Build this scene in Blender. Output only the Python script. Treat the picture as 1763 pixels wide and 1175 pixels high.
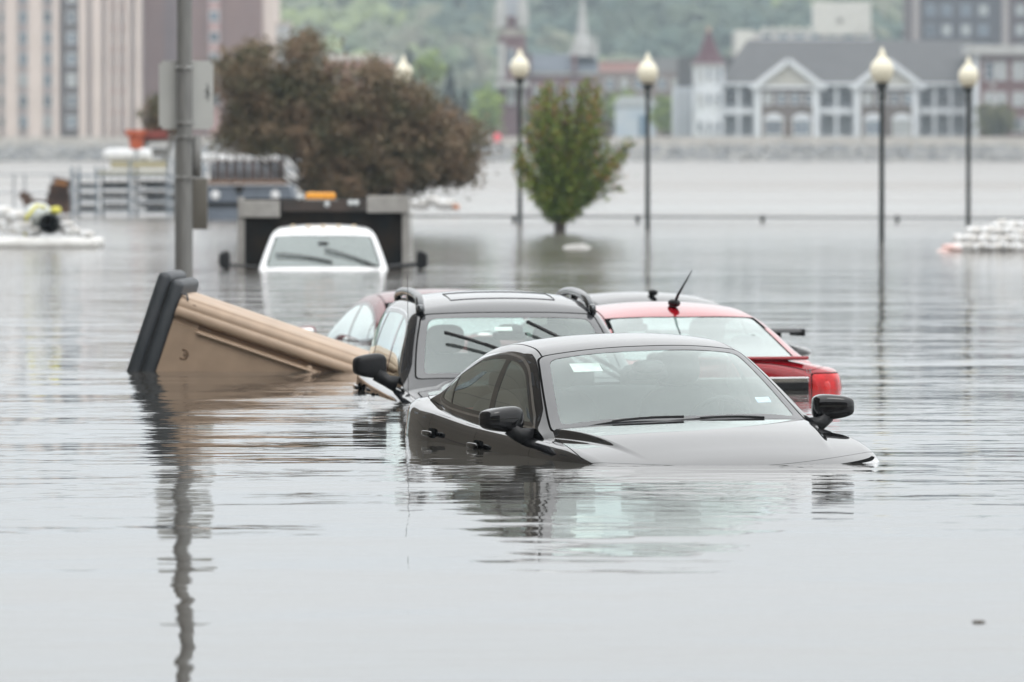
import bpy, bmesh, math, random
import numpy as np
from mathutils import Vector, Matrix
R = math.radians
random.seed(7); rng = np.random.default_rng(7)
S = bpy.context.scene; COL = S.collection
for o in list(bpy.data.objects): bpy.data.objects.remove(o)

# ------------------------------------------------------------------ camera
F = 12000.0; HC = 1.72; PITCH = math.atan((587.5-249.0)/F)      # focal length in photo pixels, eye height above the flood water
cd = bpy.data.cameras.new('camera'); cam = bpy.data.objects.new('camera', cd); COL.objects.link(cam)
cam.location = (0, 0, HC); cam.rotation_euler = (R(90)-PITCH, 0, 0)
cd.sensor_width = 36; cd.lens = 36*F/1763.0; cd.clip_start = .5; cd.clip_end = 6000
cd.dof.use_dof = True; cd.dof.focus_distance = 39.0; cd.dof.aperture_fstop = 4.6
S.camera = cam
def X(px, D): return (px-881.5)/F*D
def Z(py, D): return HC + D*math.tan(math.atan((587.5-py)/F)-PITCH)

# ------------------------------------------------------------------ sky, sun, exposure
SUN_EL, SUN_RO = R(55), R(200)
w = bpy.data.worlds.new('World'); S.world = w; w.use_nodes = True
nt = w.node_tree; nt.nodes.clear()
N = nt.nodes.new; LK = nt.links.new
out = N('ShaderNodeOutputWorld'); bg = N('ShaderNodeBackground'); LK(bg.outputs[0], out.inputs[0]); bg.inputs[1].default_value = .1
sky = N('ShaderNodeTexSky'); sky.sky_type = 'NISHITA'; sky.sun_disc = False; sky.sun_elevation = SUN_EL; sky.sun_rotation = SUN_RO
sky.air_density = 1.0; sky.dust_density = 6.0
hs = N('ShaderNodeHueSaturation'); hs.inputs['Saturation'].default_value = .25; LK(sky.outputs[0], hs.inputs['Color'])
tc = N('ShaderNodeTexCoord'); sx = N('ShaderNodeSeparateXYZ'); LK(tc.outputs['Generated'], sx.inputs[0])
mr = N('ShaderNodeMapRange'); LK(sx.outputs[2], mr.inputs[0]); mr.inputs[1].default_value = 0; mr.inputs[2].default_value = 1
mr.inputs[3].default_value = 1.0; mr.inputs[4].default_value = 2.5
no = N('ShaderNodeTexNoise'); no.inputs['Scale'].default_value = 2.2; no.inputs['Detail'].default_value = 3; LK(tc.outputs['Generated'], no.inputs['Vector'])
nm = N('ShaderNodeMapRange'); LK(no.outputs['Fac'], nm.inputs[0]); nm.inputs[1].default_value = .3; nm.inputs[2].default_value = .7; nm.inputs[3].default_value = .93; nm.inputs[4].default_value = 1.07
mu = N('ShaderNodeMath'); mu.operation = 'MULTIPLY'; LK(mr.outputs[0], mu.inputs[0]); LK(nm.outputs[0], mu.inputs[1])
vm = N('ShaderNodeVectorMath'); vm.operation = 'SCALE'; vm.inputs[0].default_value = (9.85, 10.0, 10.05); LK(mu.outputs[0], vm.inputs['Scale'])
mx = N('ShaderNodeMix'); mx.data_type = 'RGBA'; mx.inputs[0].default_value = .88; LK(hs.outputs[0], mx.inputs[6]); LK(vm.outputs[0], mx.inputs[7])
LK(mx.outputs[2], bg.inputs[0])
sl = bpy.data.lights.new('sun', 'SUN'); sl.energy = .7; sl.angle = R(25); sl.color = (1, .97, .93)
so = bpy.data.objects.new('sun', sl); COL.objects.link(so)
so.rotation_euler = (R(90)-SUN_EL, 0, R(25))
S.view_settings.view_transform = 'Standard'; S.view_settings.look = 'None'; S.view_settings.exposure = .2; S.view_settings.gamma = 1
S.render.resolution_x = 1024; S.render.resolution_y = 682
S.cycles.max_bounces = 8; S.cycles.transparent_max_bounces = 12; S.cycles.volume_bounces = 0
S.cycles.caustics_reflective = False; S.cycles.caustics_refractive = False

# ------------------------------------------------------------------ materials
MC = {}
def mat(name, c, rough=.6, metal=0, coat=0, c2=None, ns=3, bump=0, bs=30, spec=.5, emit=None, stretch=None):
    if name in MC: return MC[name]
    m = bpy.data.materials.new(name); m.use_nodes = True; t = m.node_tree; b = t.nodes['Principled BSDF']
    b.inputs['Base Color'].default_value = (*c, 1); b.inputs['Roughness'].default_value = rough; b.inputs['Metallic'].default_value = metal
    b.inputs['Coat Weight'].default_value = coat; b.inputs['Coat Roughness'].default_value = .02; b.inputs['Specular IOR Level'].default_value = spec
    tcn = t.nodes.new('ShaderNodeTexCoord'); vec = tcn.outputs['Object']
    if stretch:
        mp = t.nodes.new('ShaderNodeMapping'); mp.inputs['Scale'].default_value = stretch; t.links.new(vec, mp.inputs[0]); vec = mp.outputs[0]
    if c2 is None: c2 = tuple(x*.8 for x in c)
    n = t.nodes.new('ShaderNodeTexNoise'); n.inputs['Scale'].default_value = ns; n.inputs['Detail'].default_value = 5; t.links.new(vec, n.inputs['Vector'])
    r = t.nodes.new('ShaderNodeMapRange'); t.links.new(n.outputs['Fac'], r.inputs[0]); r.inputs[1].default_value = .35; r.inputs[2].default_value = .65
    x = t.nodes.new('ShaderNodeMix'); x.data_type = 'RGBA'; t.links.new(r.outputs[0], x.inputs[0]); x.inputs[6].default_value = (*c, 1); x.inputs[7].default_value = (*c2, 1)
    t.links.new(x.outputs[2], b.inputs['Base Color'])
    if bump:
        n2 = t.nodes.new('ShaderNodeTexNoise'); n2.inputs['Scale'].default_value = bs; n2.inputs['Detail'].default_value = 4; t.links.new(vec, n2.inputs['Vector'])
        bp = t.nodes.new('ShaderNodeBump'); bp.inputs['Strength'].default_value = 1; bp.inputs['Distance'].default_value = bump
        t.links.new(n2.outputs['Fac'], bp.inputs['Height']); t.links.new(bp.outputs[0], b.inputs['Normal'])
    if emit: b.inputs['Emission Color'].default_value = (*emit[0], 1); b.inputs['Emission Strength'].default_value = emit[1]
    MC[name] = m; return m
def leafmat(name, cols, rough=.6, nw=.0, nsc=2.0):
    if name in MC: return MC[name]
    m = bpy.data.materials.new(name); m.use_nodes = True; t = m.node_tree; b = t.nodes['Principled BSDF']
    g = t.nodes.new('ShaderNodeNewGeometry'); cr = t.nodes.new('ShaderNodeValToRGB'); tcn = t.nodes.new('ShaderNodeTexCoord'); nz = t.nodes.new('ShaderNodeTexNoise'); nz.inputs['Scale'].default_value = nsc; nz.inputs['Detail'].default_value = 2; t.links.new(tcn.outputs['Object'], nz.inputs['Vector'])
    m1 = t.nodes.new('ShaderNodeMapRange'); t.links.new(nz.outputs['Fac'], m1.inputs[0]); m1.inputs[1].default_value = .35; m1.inputs[2].default_value = .65; m1.inputs[3].default_value = 0; m1.inputs[4].default_value = nw
    m2 = t.nodes.new('ShaderNodeMath'); m2.operation = 'MULTIPLY_ADD'; t.links.new(g.outputs['Random Per Island'], m2.inputs[0]); m2.inputs[1].default_value = 1-nw; t.links.new(m1.outputs[0], m2.inputs[2]); t.links.new(m2.outputs[0], cr.inputs[0])
    e = cr.color_ramp.elements
    for i, c in enumerate(cols):
        p = i/(len(cols)-1)
        if i < 2: e[i].position = p; e[i].color = (*c, 1)
        else: k = e.new(p); k.color = (*c, 1)
    if len(cols) > 2: 
        for i, c in enumerate(cols): e[i].position = i/(len(cols)-1); e[i].color = (*c, 1)
    t.links.new(cr.outputs[0], b.inputs['Base Color']); b.inputs['Roughness'].default_value = rough; b.inputs['Specular IOR Level'].default_value = .25
    MC[name] = m; return m
def glass(name, tint=(.8, .84, .82), refl=1.0, film=(.4, .42, .42), filmw=0.0):
    if name in MC: return MC[name]
    m = bpy.data.materials.new(name); m.use_nodes = True; t = m.node_tree; t.nodes.clear(); n = t.nodes.new; L = t.links.new
    o = n('ShaderNodeOutputMaterial'); tr = n('ShaderNodeBsdfTransparent'); tr.inputs[0].default_value = (*tint, 1)
    df = n('ShaderNodeBsdfDiffuse'); df.inputs[0].default_value = (*film, 1)
    ms = n('ShaderNodeMixShader'); ms.inputs[0].default_value = filmw; L(tr.outputs[0], ms.inputs[1]); L(df.outputs[0], ms.inputs[2])
    gl = n('ShaderNodeBsdfGlossy'); gl.inputs['Roughness'].default_value = .01; gl.inputs['Color'].default_value = (.92, 1, .985, 1)
    g = n('ShaderNodeNewGeometry'); dt = n('ShaderNodeVectorMath'); dt.operation = 'DOT_PRODUCT'; L(g.outputs['Normal'], dt.inputs[0]); L(g.outputs['Incoming'], dt.inputs[1])
    def M(op, a, b=None):
        k = n('ShaderNodeMath'); k.operation = op; k.use_clamp = False
        for i, v in enumerate((a, b)):
            if v is None: continue
            if isinstance(v, (int, float)): k.inputs[i].default_value = v
            else: L(v, k.inputs[i])
        return k.outputs[0]
    c = M('ABSOLUTE', dt.outputs['Value']); f = M('POWER', M('SUBTRACT', 1.0, c), 5.0); f = M('ADD', M('MULTIPLY', f, .96), .04)
    f2 = M('DIVIDE', M('MULTIPLY', f, 2*refl), M('ADD', f, 1.0)); f2 = M('MINIMUM', f2, 1.0)
    mm = n('ShaderNodeMixShader'); L(f2, mm.inputs[0]); L(ms.outputs[0], mm.inputs[1]); L(gl.outputs[0], mm.inputs[2]); L(mm.outputs[0], o.inputs[0])
    MC[name] = m; return m

PAINT_BLACK = mat('black_car_paint', (.004, .004, .005), .06, 0, 1, (.005, .005, .006), 60, spec=.035)
PAINT_DARK = mat('dark_suv_paint', (.007, .008, .011), .08, 0, 1, (.010, .011, .014), 60, spec=.035)
PAINT_RED = mat('red_car_paint', (.30, .005, .012), .15, 0, 1, (.25, .004, .010), 40, spec=.3)
PAINT_MAROON = mat('maroon_car_paint', (.14, .010, .016), .6, 0, 1, (.12, .01, .015), 40, spec=.3)
PAINT_WHITE = mat('white_truck_paint', (.78, .79, .80), .35, 0, 1, (.74, .75, .76), 3)
BLACKPL = mat('black_plastic', (.010, .0105, .012), .4, 0, 0, (.014, .014, .015), 40, spec=.25)
GLOSSBLK = mat('gloss_black_trim', (.006, .006, .007), .12, 0, .6)
SEAM = mat('panel_gap', (.002, .002, .002), .9, spec=.05)
CHROME = mat('chrome_trim', (.72, .72, .73), .12, 1, 0, (.6, .6, .61), 6)
RUBBER = mat('rubber_blade', (.010, .010, .011), .55)
SEATM = mat('grey_seat_cloth', (.05, .052, .055), .9, ns=30, bump=.002, bs=200)
DASHM = mat('dashboard_vinyl', (.045, .046, .05), .7)
INTM = mat('cabin_lining', (.10, .10, .10), .9)
PAPER = mat('paper_notice', (.75, .77, .74), .8, c2=(.6, .66, .6), ns=25)
WGLASS = glass('windscreen_glass', (.84, .93, .91), 1.22, (.55, .61, .60), .06)
SGLASS = glass('side_window_glass', (.62, .70, .67), 1.7)
CGLASS = glass('clear_lens', (.95, .95, .95), 1.0)

# ------------------------------------------------------------------ object helpers
def tag(o, label=None, cat=None, group=None, kind=None):
    if label: o['label'] = label
    if cat: o['category'] = cat
    if group: o['group'] = group
    if kind: o['kind'] = kind
    return o
def thing(name, label, cat, loc=(0, 0, 0), rz=0, group=None):
    o = bpy.data.objects.new(name, None); o.empty_display_size = .2; COL.objects.link(o)
    o.location = loc; o.rotation_euler = (0, 0, rz); return tag(o, label, cat, group)
def mkobj(name, V, Fc, m, parent=None, smooth=False, midx=None, normals=None, world=False, label=None):
    me = bpy.data.meshes.new(name); me.from_pydata([tuple(map(float, v)) for v in V], [], [tuple(map(int, f)) for f in Fc])
    for k in (m if isinstance(m, (list, tuple)) else [m]): me.materials.append(k)
    if midx is not None: me.polygons.foreach_set('material_index', np.array(midx, dtype=np.int32))
    if smooth is True: me.polygons.foreach_set('use_smooth', [True]*len(me.polygons))
    elif smooth: me.polygons.foreach_set('use_smooth', [True]*len(me.polygons)); me.set_sharp_from_angle(angle=smooth)
    me.update()
    if normals is not None:
        me.normals_split_custom_set_from_vertices([tuple(map(float, n)) for n in normals])
    o = bpy.data.objects.new(name, me); COL.objects.link(o)
    if parent is not None:
        o.parent = parent
        if world: me.transform(Matrix.Translation(-Vector(parent.location)))
    if label: o['label'] = label
    return o
class MB:
    """collects boxes, tubes and blobs; build() links them as ONE mesh"""
    def __init__(s): s.V = []; s.F = []; s.M = []
    def add(s, V, Fc, m=0):
        b = len(s.V); s.V += [tuple(v) for v in V]; s.F += [tuple(i+b for i in f) for f in Fc]; s.M += [m]*len(Fc); return s
    def box(s, c, d, m=0, rot=None, bev=0):
        hx, hy, hz = d[0]/2, d[1]/2, d[2]/2
        if bev <= 0:
            V = [Vector((x*hx, y*hy, z*hz)) for x in (-1, 1) for y in (-1, 1) for z in (-1, 1)]
            Fc = [(0, 1, 3, 2), (4, 6, 7, 5), (0, 4, 5, 1), (2, 3, 7, 6), (0, 2, 6, 4), (1, 5, 7, 3)]
        else:
            bm = bmesh.new(); bmesh.ops.create_cube(bm, size=1)
            bmesh.ops.scale(bm, vec=d, verts=bm.verts); bmesh.ops.bevel(bm, geom=bm.edges[:], offset=min(bev, min(hx, hy, hz)*.95), segments=3, affect='EDGES', profile=.5)
            bm.verts.index_update(); V = [v.co.copy() for v in bm.verts]; Fc = [tuple(v.index for v in f.verts) for f in bm.faces]; bm.free()
        if rot is not None: V = [rot @ v for v in V]
        return s.add([v+Vector(c) for v in V], Fc, m)
    def tube(s, pts, r, n=8, m=0, caps=True):
        pts = [Vector(p) for p in pts]; rs = r if isinstance(r, (list, tuple)) else [r]*len(pts); V = []; Fc = []
        up = Vector((0, 0, 1))
        for i, p in enumerate(pts):
            a = pts[max(i-1, 0)]; b = pts[min(i+1, len(pts)-1)]; t = (b-a).normalized()
            u = t.cross(up if abs(t.z) < .95 else Vector((1, 0, 0))).normalized(); v = t.cross(u)
            for k in range(n): an = 2*math.pi*k/n; V.append(p+rs[i]*(math.cos(an)*u+math.sin(an)*v))
        for i in range(len(pts)-1):
            for k in range(n): a = i*n+k; b = i*n+(k+1) % n; Fc.append((a, b, b+n, a+n))
        if caps: Fc.append(tuple(range(n))[::-1]); Fc.append(tuple((len(pts)-1)*n+k for k in range(n)))
        return s.add(V, Fc, m)
    def lathe(s, c, prof, n=20, m=0):
        V = []; Fc = []
        for r, z in prof:
            for k in range(n): a = 2*math.pi*k/n; V.append((c[0]+r*math.cos(a), c[1]+r*math.sin(a), c[2]+z))
        for i in range(len(prof)-1):
            for k in range(n): a = i*n+k; b = i*n+(k+1) % n; Fc.append((a, b, b+n, a+n))
        return s.add(V, Fc, m)
    def blob(s, c, d, e=1.0, m=0, rot=None, n=16, jit=0, e2=None):
        """superellipsoid"""
        e2 = e if e2 is None else e2
        f = lambda w_, p: math.copysign(abs(w_)**p, w_); V = []; Fc = []
        for i in range(n+1):
            a = -math.pi/2+math.pi*i/n
            for k in range(2*n):
                b = 2*math.pi*k/(2*n)
                v = Vector((d[0]/2*f(math.cos(a), e)*f(math.cos(b), e2), d[1]/2*f(math.cos(a), e)*f(math.sin(b), e2), d[2]/2*f(math.sin(a), e)))
                if jit: v *= 1+jit*(math.sin(7*v.x/d[0]+c[0]*13)*math.cos(6*v.y/d[1]+c[1]*7)+math.sin(9*v.z/d[2]+c[0]*5)*.6)
                if rot is not None: v = rot @ v
                V.append(v+Vector(c))
        for i in range(n):
            for k in range(2*n): a = i*2*n+k; b = i*2*n+(k+1) % (2*n); Fc.append((a, b, b+2*n, a+2*n))
        return s.add(V, Fc, m)
    def prism(s, pts, y0, y1, m=0):
        """polygon given in (x,z), extruded from y0 to y1"""
        n = len(pts); V = [(p[0], y0, p[1]) for p in pts]+[(p[0], y1, p[1]) for p in pts]
        Fc = [tuple(range(n)), tuple(range(2*n-1, n-1, -1))]+[(i, i+n, (i+1) % n+n, (i+1) % n) for i in range(n)]
        return s.add(V, Fc, m)
    def build(s, name, m, parent=None, smooth=False, world=False, label=None):
        o = mkobj(name, s.V, s.F, m, parent, smooth, s.M, None, world, label)
        bm = bmesh.new(); bm.from_mesh(o.data); bmesh.ops.recalc_face_normals(bm, faces=bm.faces); bm.to_mesh(o.data); bm.free()
        if smooth is not True and smooth: o.data.set_sharp_from_angle(angle=smooth)
        return o
def copy_tree(o, parent=None):
    c = o.copy(); COL.objects.link(c); c.parent = parent
    for ch in [k for k in bpy.data.objects if k.parent == o]: copy_tree(ch, c)
    return c
def rotm(axis, deg): return Matrix.Rotation(R(deg), 3, axis)
# ------------------------------------------------------------------ car body surfaces
def pchip(tab):
    xs = np.array([t[0] for t in tab], float); ys = np.array([t[1] for t in tab], float)
    o = np.argsort(xs); xs = xs[o]; ys = ys[o]; h = np.diff(xs); d = np.diff(ys)/h; m = np.zeros_like(xs)
    for i in range(1, len(xs)-1):
        if d[i-1]*d[i] > 0:
            w1 = 2*h[i]+h[i-1]; w2 = h[i]+2*h[i-1]; m[i] = (w1+w2)/(w1/d[i-1]+w2/d[i])
    m[0] = d[0]; m[-1] = d[-1]
    def f(x):
        x = np.clip(np.asarray(x, float), xs[0], xs[-1]); i = np.clip(np.searchsorted(xs, x)-1, 0, len(xs)-2)
        t = (x-xs[i])/h[i]; return (2*t**3-3*t**2+1)*ys[i]+(t**3-2*t**2+t)*h[i]*m[i]+(-2*t**3+3*t**2)*ys[i+1]+(t**3-t**2)*h[i]*m[i+1]
    return f
def sstep(x): x = np.clip(x, 0, 1); return x*x*(3-2*x)
def smax(a, b, k=.03):
    h = np.clip(.5+.5*(a-b)/k, 0, 1); return b*(1-h)+a*h+k*h*(1-h)
class Surf:
    """vertex table columns: x y z nx ny nz yr zr t   (t<1 side, t>=1 top)"""
    def __init__(s, A, T): s.A = A; s.T = T
    def split(s, f):
        A, T = s.A, s.T
        ins = f < 0; k = ins[T].sum(1)
        Tin = [T[k == 3]]; Tout = [T[k == 0]]; new = []; cache = {}; base = len(A)
        def cut(a, b):
            key = (a, b) if a < b else (b, a)
            if key not in cache:
                t = f[a]/(f[a]-f[b]); cache[key] = base+len(new); new.append(A[a]*(1-t)+A[b]*t)
            return cache[key]
        ti = []; to = []
        for tr in T[(k == 1) | (k == 2)]:
            tr = [int(q) for q in tr]; c = [bool(ins[q]) for q in tr]; one = sum(c) == 1
            j = c.index(one) ; a, b, d = tr[j], tr[(j+1) % 3], tr[(j+2) % 3]
            p = cut(a, b); q = cut(a, d)
            A1 = [(a, p, q)]; A2 = [(p, b, d), (p, d, q)]
            (ti if one else to).extend(A1); (to if one else ti).extend(A2)
        if new: A = np.vstack([A, np.array(new)])
        Tin = np.vstack(Tin+[np.array(ti, int).reshape(-1, 3)]); Tout = np.vstack(Tout+[np.array(to, int).reshape(-1, 3)])
        return Surf(A, Tin).clean(), Surf(A, Tout).clean()
    def clean(s):
        u, inv = np.unique(s.T, return_inverse=True); return Surf(s.A[u], inv.reshape(-1, 3))
    def take(s, fn): return s.split(fn(s))
    x = property(lambda s: s.A[:, 0]); y = property(lambda s: s.A[:, 1]); z = property(lambda s: s.A[:, 2])
    yr = property(lambda s: s.A[:, 6]); zr = property(lambda s: s.A[:, 7]); t = property(lambda s: s.A[:, 8])
def emit(name, surfs, mats, parent, off=0, label=None):
    """surfs: list of Surf, one material each, joined into one object"""
    V = []; Nn = []; T = []; M = []; b = 0
    for i, s in enumerate(surfs):
        if len(s.T) == 0: continue
        V.append(s.A[:, :3]+s.A[:, 3:6]*off); n = s.A[:, 3:6]/np.maximum(1e-9, np.linalg.norm(s.A[:, 3:6], axis=1))[:, None]
        Nn.append(n); T.append(s.T+b); M += [i]*len(s.T); b += len(s.A)
    if not V: return None
    return mkobj(name, np.vstack(V), np.vstack(T), mats, parent, True, M, np.vstack(Nn), label=label)
def loft(xs, yA, zA, yB, zB, zC, r=.05, bulge=.03, crown=2.0, disp=None, cap=False, ns=26, nk=12, nt=44):
    """symmetric loft of sections A(bottom side) - B(corner) - C(centre top)"""
    rows = []
    for x in xs:
        a = np.array([float(yA(x)), float(zA(x))]); B = np.array([float(yB(x)), float(zB(x))]); zc = float(zC(x)); rr = float(r(x)) if callable(r) else r
        bl = float(bulge(x)) if callable(bulge) else bulge
        L1 = max(np.linalg.norm(B-a), 1e-4); nrm = np.array([B[1]-a[1], -(B[0]-a[0])])/L1
        side = lambda t: a+(B-a)*t+nrm*bl*4*t*(1-t)
        top = lambda u: np.array([B[0]*(1-u), B[1]+(zc-B[1])*(1-(1-u)**crown)])
        r1 = min(rr/L1, .45); r2 = min(rr/max(B[0], .05), .45)
        pts = []
        for t in np.linspace(0, 1-r1, ns): p = side(t); pts.append((p[0], p[1], t/(1-r1)*.95))
        p0 = side(1-r1); p2 = top(r2)
        for k in range(1, nk):
            q = k/nk; p = (1-q)**2*p0+2*q*(1-q)*B+q*q*p2; pts.append((p[0], p[1], .95+.1*q))
        for u in np.linspace(r2, 1, nt): p = top(u); pts.append((p[0], p[1], 1.05+u))
        rows.append([(x, p[0], p[1], B[0], B[1], p[2]) for p in pts])
    G = np.array(rows)                                            # nx, n, 6
    if disp is not None: G[:, :, 2] += disp(G[:, :, 0], G[:, :, 1], G[:, :, 5])
    if cap:
        ex = []
        for row, sg in ((G[0], -1), (G[-1], 1)):
            dn = np.sign(G[-1, 0, 0]-G[0, 0, 0])*sg; pr = []
            for q, dx in ((.97, .006), (.6, .014), (0, .018)):
                r2 = row.copy(); r2[:, 1] *= q; r2[:, 0] += dn*dx; r2[:, 5] = np.minimum(r2[:, 5], .99)*0+.5; pr.append(r2)
            ex.append(np.array(pr if sg > 0 else pr[::-1]))
        G = np.concatenate([ex[0], G, ex[1]], axis=0)
    Gm = G[:, ::-1].copy()[:, 1:]; Gm[:, :, 1] *= -1
    G = np.concatenate([G, Gm], axis=1)
    P = G[:, :, :3]; du = np.gradient(P, axis=0); dv = np.gradient(P, axis=1); n = np.cross(du, dv)
    n /= np.maximum(1e-12, np.linalg.norm(n, axis=2))[:, :, None]
    c = P.mean(axis=1, keepdims=True); 
    sgn = np.sign(((P-c)*n).sum(axis=2).mean()); n *= sgn
    A = np.concatenate([P, n, G[:, :, 3:6]], axis=2).reshape(-1, 9); nx, m = G.shape[:2]
    i, j = np.meshgrid(np.arange(nx-1), np.arange(m-1), indexing='ij'); a = (i*m+j).ravel()
    if sgn > 0: T = np.vstack([np.stack([a, a+m, a+m+1], 1), np.stack([a, a+m+1, a+1], 1)])
    else: T = np.vstack([np.stack([a, a+m+1, a+m], 1), np.stack([a, a+1, a+m+1], 1)])
    return Surf(A, T)
def const(v): return lambda x: np.full_like(np.asarray(x, float), v)

def make_car(root, p):
    """p: dictionary of tables in car space (x forward, y left, z up from the road)"""
    paint = p['paint']; yS = pchip(p['yS']); zS = pchip(p['zS']); zD = pchip(p['zD']); yb = pchip(p['yb']); zr = pchip(p['zr']); zc = pchip(p['zc'])
    x0, x1 = p['yS'][0][0], p['yS'][-1][0]
    xa, xb = min(x0, x1), max(x0, x1)
    xs = np.unique(np.concatenate([np.linspace(xa, xb, p.get('nx', 150)), xb-np.linspace(0, .35, 25)**1.3, xa+np.linspace(0, .3, 20)**1.3]))
    ridge = p.get('disp')
    Lw = loft(xs, lambda x: yS(x)-.03, const(.22), lambda x: yS(x)-p.get('sh', .055), zS, zD, p.get('rL', .07), p.get('bL', .035), 2.2, ridge, True, nt=p.get('nt', 44))
    k = p.get('k', .45); belt0 = pchip(p['belt'])
    ux = np.linspace(min(q[0] for q in p['zr']), max(q[0] for q in p['zr']), 190)
    yr = lambda x: yb(x)-k*(zr(x)-belt0(x))
    U = loft(ux, yb, lambda x: np.minimum(belt0(x)-.02, zr(x)-.02), yr, zr, zc, p.get('rU', .07), p.get('bU', .025), p.get('cU', 2.3))
    # --- upper body: glass cut out of the shell
    cowl, wy = p['cowl'], p.get('wcurve', .22); hdr, hy = p['hdr'], p.get('hcurve', .16)
    ap = p.get('apillar', .05)
    top = lambda s: np.where(s.t > 1.0, -1, 1)*1.0
    def f_ws(s, g=0):
        y = np.abs(s.y); a = y-(s.yr-ap); b = s.x-(cowl-wy*y*y/.6); c = (hdr-hy*y*y/.35)-s.x
        return np.where((s.x > p['mid']) & (s.t > .97), smax(smax(a, b, .05), c*.8, .06)+g, .5)
    bw, bhd, bb = p.get('cpillar', .09), p['bhdr'], p['bbase']
    def f_bw(s, g=0):
        y = np.abs(s.y); a = y-(s.yr-bw); b = s.x-(bhd+p.get('bcurve', .12)*y*y/.35); c = (bb+.15*y*y/.5)-s.x
        return np.where((s.x < p['mid']) & (s.t > .97), smax(smax(a, b, .05), c, .05)+g, .5)
    beltf = lambda x: belt0(x)+p.get('beltup', .02)
    d0, d1, sl0, sl1 = p['dlo']           # rear x at belt, front x at belt, slants
    def f_sd(s, g=0):
        zb = beltf(s.x); a = s.z-(s.zr-p.get('rail', .05)); b = zb-s.z; hgt = s.z-zb
        c = (s.x-(d1-sl1*hgt))*.75; e = ((d0+sl0*hgt)-s.x)*.75
        return np.where(s.t < 1.0, smax(smax(a, b, .03), smax(c, e, .03), .05)+g, .5)
    rest = U
    ws, rest = rest.take(f_ws); wsb, ws = ws.take(lambda s: -f_ws(s, .055) if p.get('band', True) else np.full(len(s.A), 1.))
    wsr, rest = rest.take(lambda s: f_ws(s, -.012))
    bg_, rest = rest.take(f_bw); bgr, rest = rest.take(lambda s: f_bw(s, -.012))
    sd, rest = rest.take(lambda s: f_sd(s, .022)); sdr, rest = rest.take(f_sd); sdc, rest = rest.take(lambda s: f_sd(s, -p.get('chrome', .012)))
    # pillars inside the side glass
    pil = []
    for px_, sl_, wd in p['pillars']:
        a_, sd = sd.take(lambda s: np.abs(s.x-(px_+sl_*(s.z-beltf(s.x))))-wd); pil.append(a_)
    roofp, rest = rest.take(lambda s: np.where(s.t > 1.0, np.maximum(np.maximum(np.abs(s.y)-(s.yr-.06), s.x-(hdr-hy*s.y*s.y/.35)), (bhd+.12*s.y*s.y/.35)-s.x), .5))
    ditch, rest = rest.take(lambda s: np.where(s.t > 1.0, np.maximum(np.maximum(np.abs(s.y)-(s.yr-.052), s.x-(hdr+.35)), (bhd-.1)-s.x), .5))
    emit('windscreen', [ws], [p.get('wglass', WGLASS)], root, -.002)
    emit('windscreen_surround', [wsb, wsr], [mat('ceramic_band', (.035, .036, .04), .05, spec=.9), SEAM], root)
    emit('rear_window', [bg_], [p.get('rglass', WGLASS)], root, -.002); emit('rear_window_seal', [bgr], [SEAM], root)
    for sgn in (-1, 1):
        g_, _ = sd.take(lambda s: -sgn*s.y)
        # separate panes along x
        prev = -9; cuts = sorted([q[0] for q in p['pillars']])+[9]
        for cx in cuts:
            sl_ = next((q[1] for q in p['pillars'] if q[0] == cx), 0); sp = next((q[1] for q in p['pillars'] if q[0] == prev), 0)
            a_, _ = g_.take(lambda s: np.maximum(s.x-(cx+sl_*(s.z-beltf(s.x))), (prev+sp*(s.z-beltf(s.x)))-s.x))
            if len(a_.T): emit('side_window', [a_], [p.get('sglass', SGLASS)], root, -.002)
            prev = cx
        rr = [q.take(lambda s: -sgn*s.y)[0] for q in [sdr]+pil]
        emit('window_frame', rr, [GLOSSBLK]*len(rr), root)
        emit('window_trim', [sdc.take(lambda s: -sgn*s.y)[0]], [p.get('chromemat', CHROME)], root, .001)
    emit('roof', [roofp, ditch], [p.get('roofpaint', paint), SEAM], root)
    emit('pillars', [rest], [paint], root)
    # --- lower body
    inb = lambda s: np.where(s.t > 1.0, np.maximum(np.maximum(np.abs(s.y)-(yb(s.x)-.012), s.x-(cowl-wy*s.y*s.y/.6+.0)), (bb+.10+.15*s.y*s.y/.5)-s.x), .5)
    _, Lo = Lw.take(inb)
    cw, Lo = Lo.take(lambda s: np.where(s.t > 1.0, np.maximum(np.maximum(np.abs(s.y)-(yb(s.x)-.02), s.x-(cowl-wy*s.y*s.y/.6+p.get('cowlw', .05))), p['mid']-s.x), .5))
    emit('cowl_strip', [cw], [BLACKPL], root)
    hx = p['hoodx']; hi_ = p.get('hoodin', .15); hw = lambda x: yS(x)-(hi_(x) if callable(hi_) else hi_)
    fh = lambda s, g=0: np.where(s.t > 1.0, smax(np.abs(s.y)-hw(s.x), s.x-(hx-.28*s.y*s.y/.5), .05)+np.where(s.x < p['mid'], 5, 0)+g, .5)
    hood, Lo = Lo.take(fh); hs_, Lo = Lo.take(lambda s: fh(s, -.005)); emit('hood', [hood, hs_], [paint, SEAM], root)
    tx = p.get('trunkx', -1.7); ft = lambda s, g=0: np.where(s.t > 1.0, smax(np.abs(s.y)-(yS(s.x)-.17), (xa+.02)-s.x, .05)+np.where(s.x > p['mid'], 5, 0)+g, .5)
    tr, Lo = Lo.take(ft); ts_, Lo = Lo.take(lambda s: ft(s, -.005)); emit('boot_lid', [tr, ts_], [paint, SEAM], root)
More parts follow.
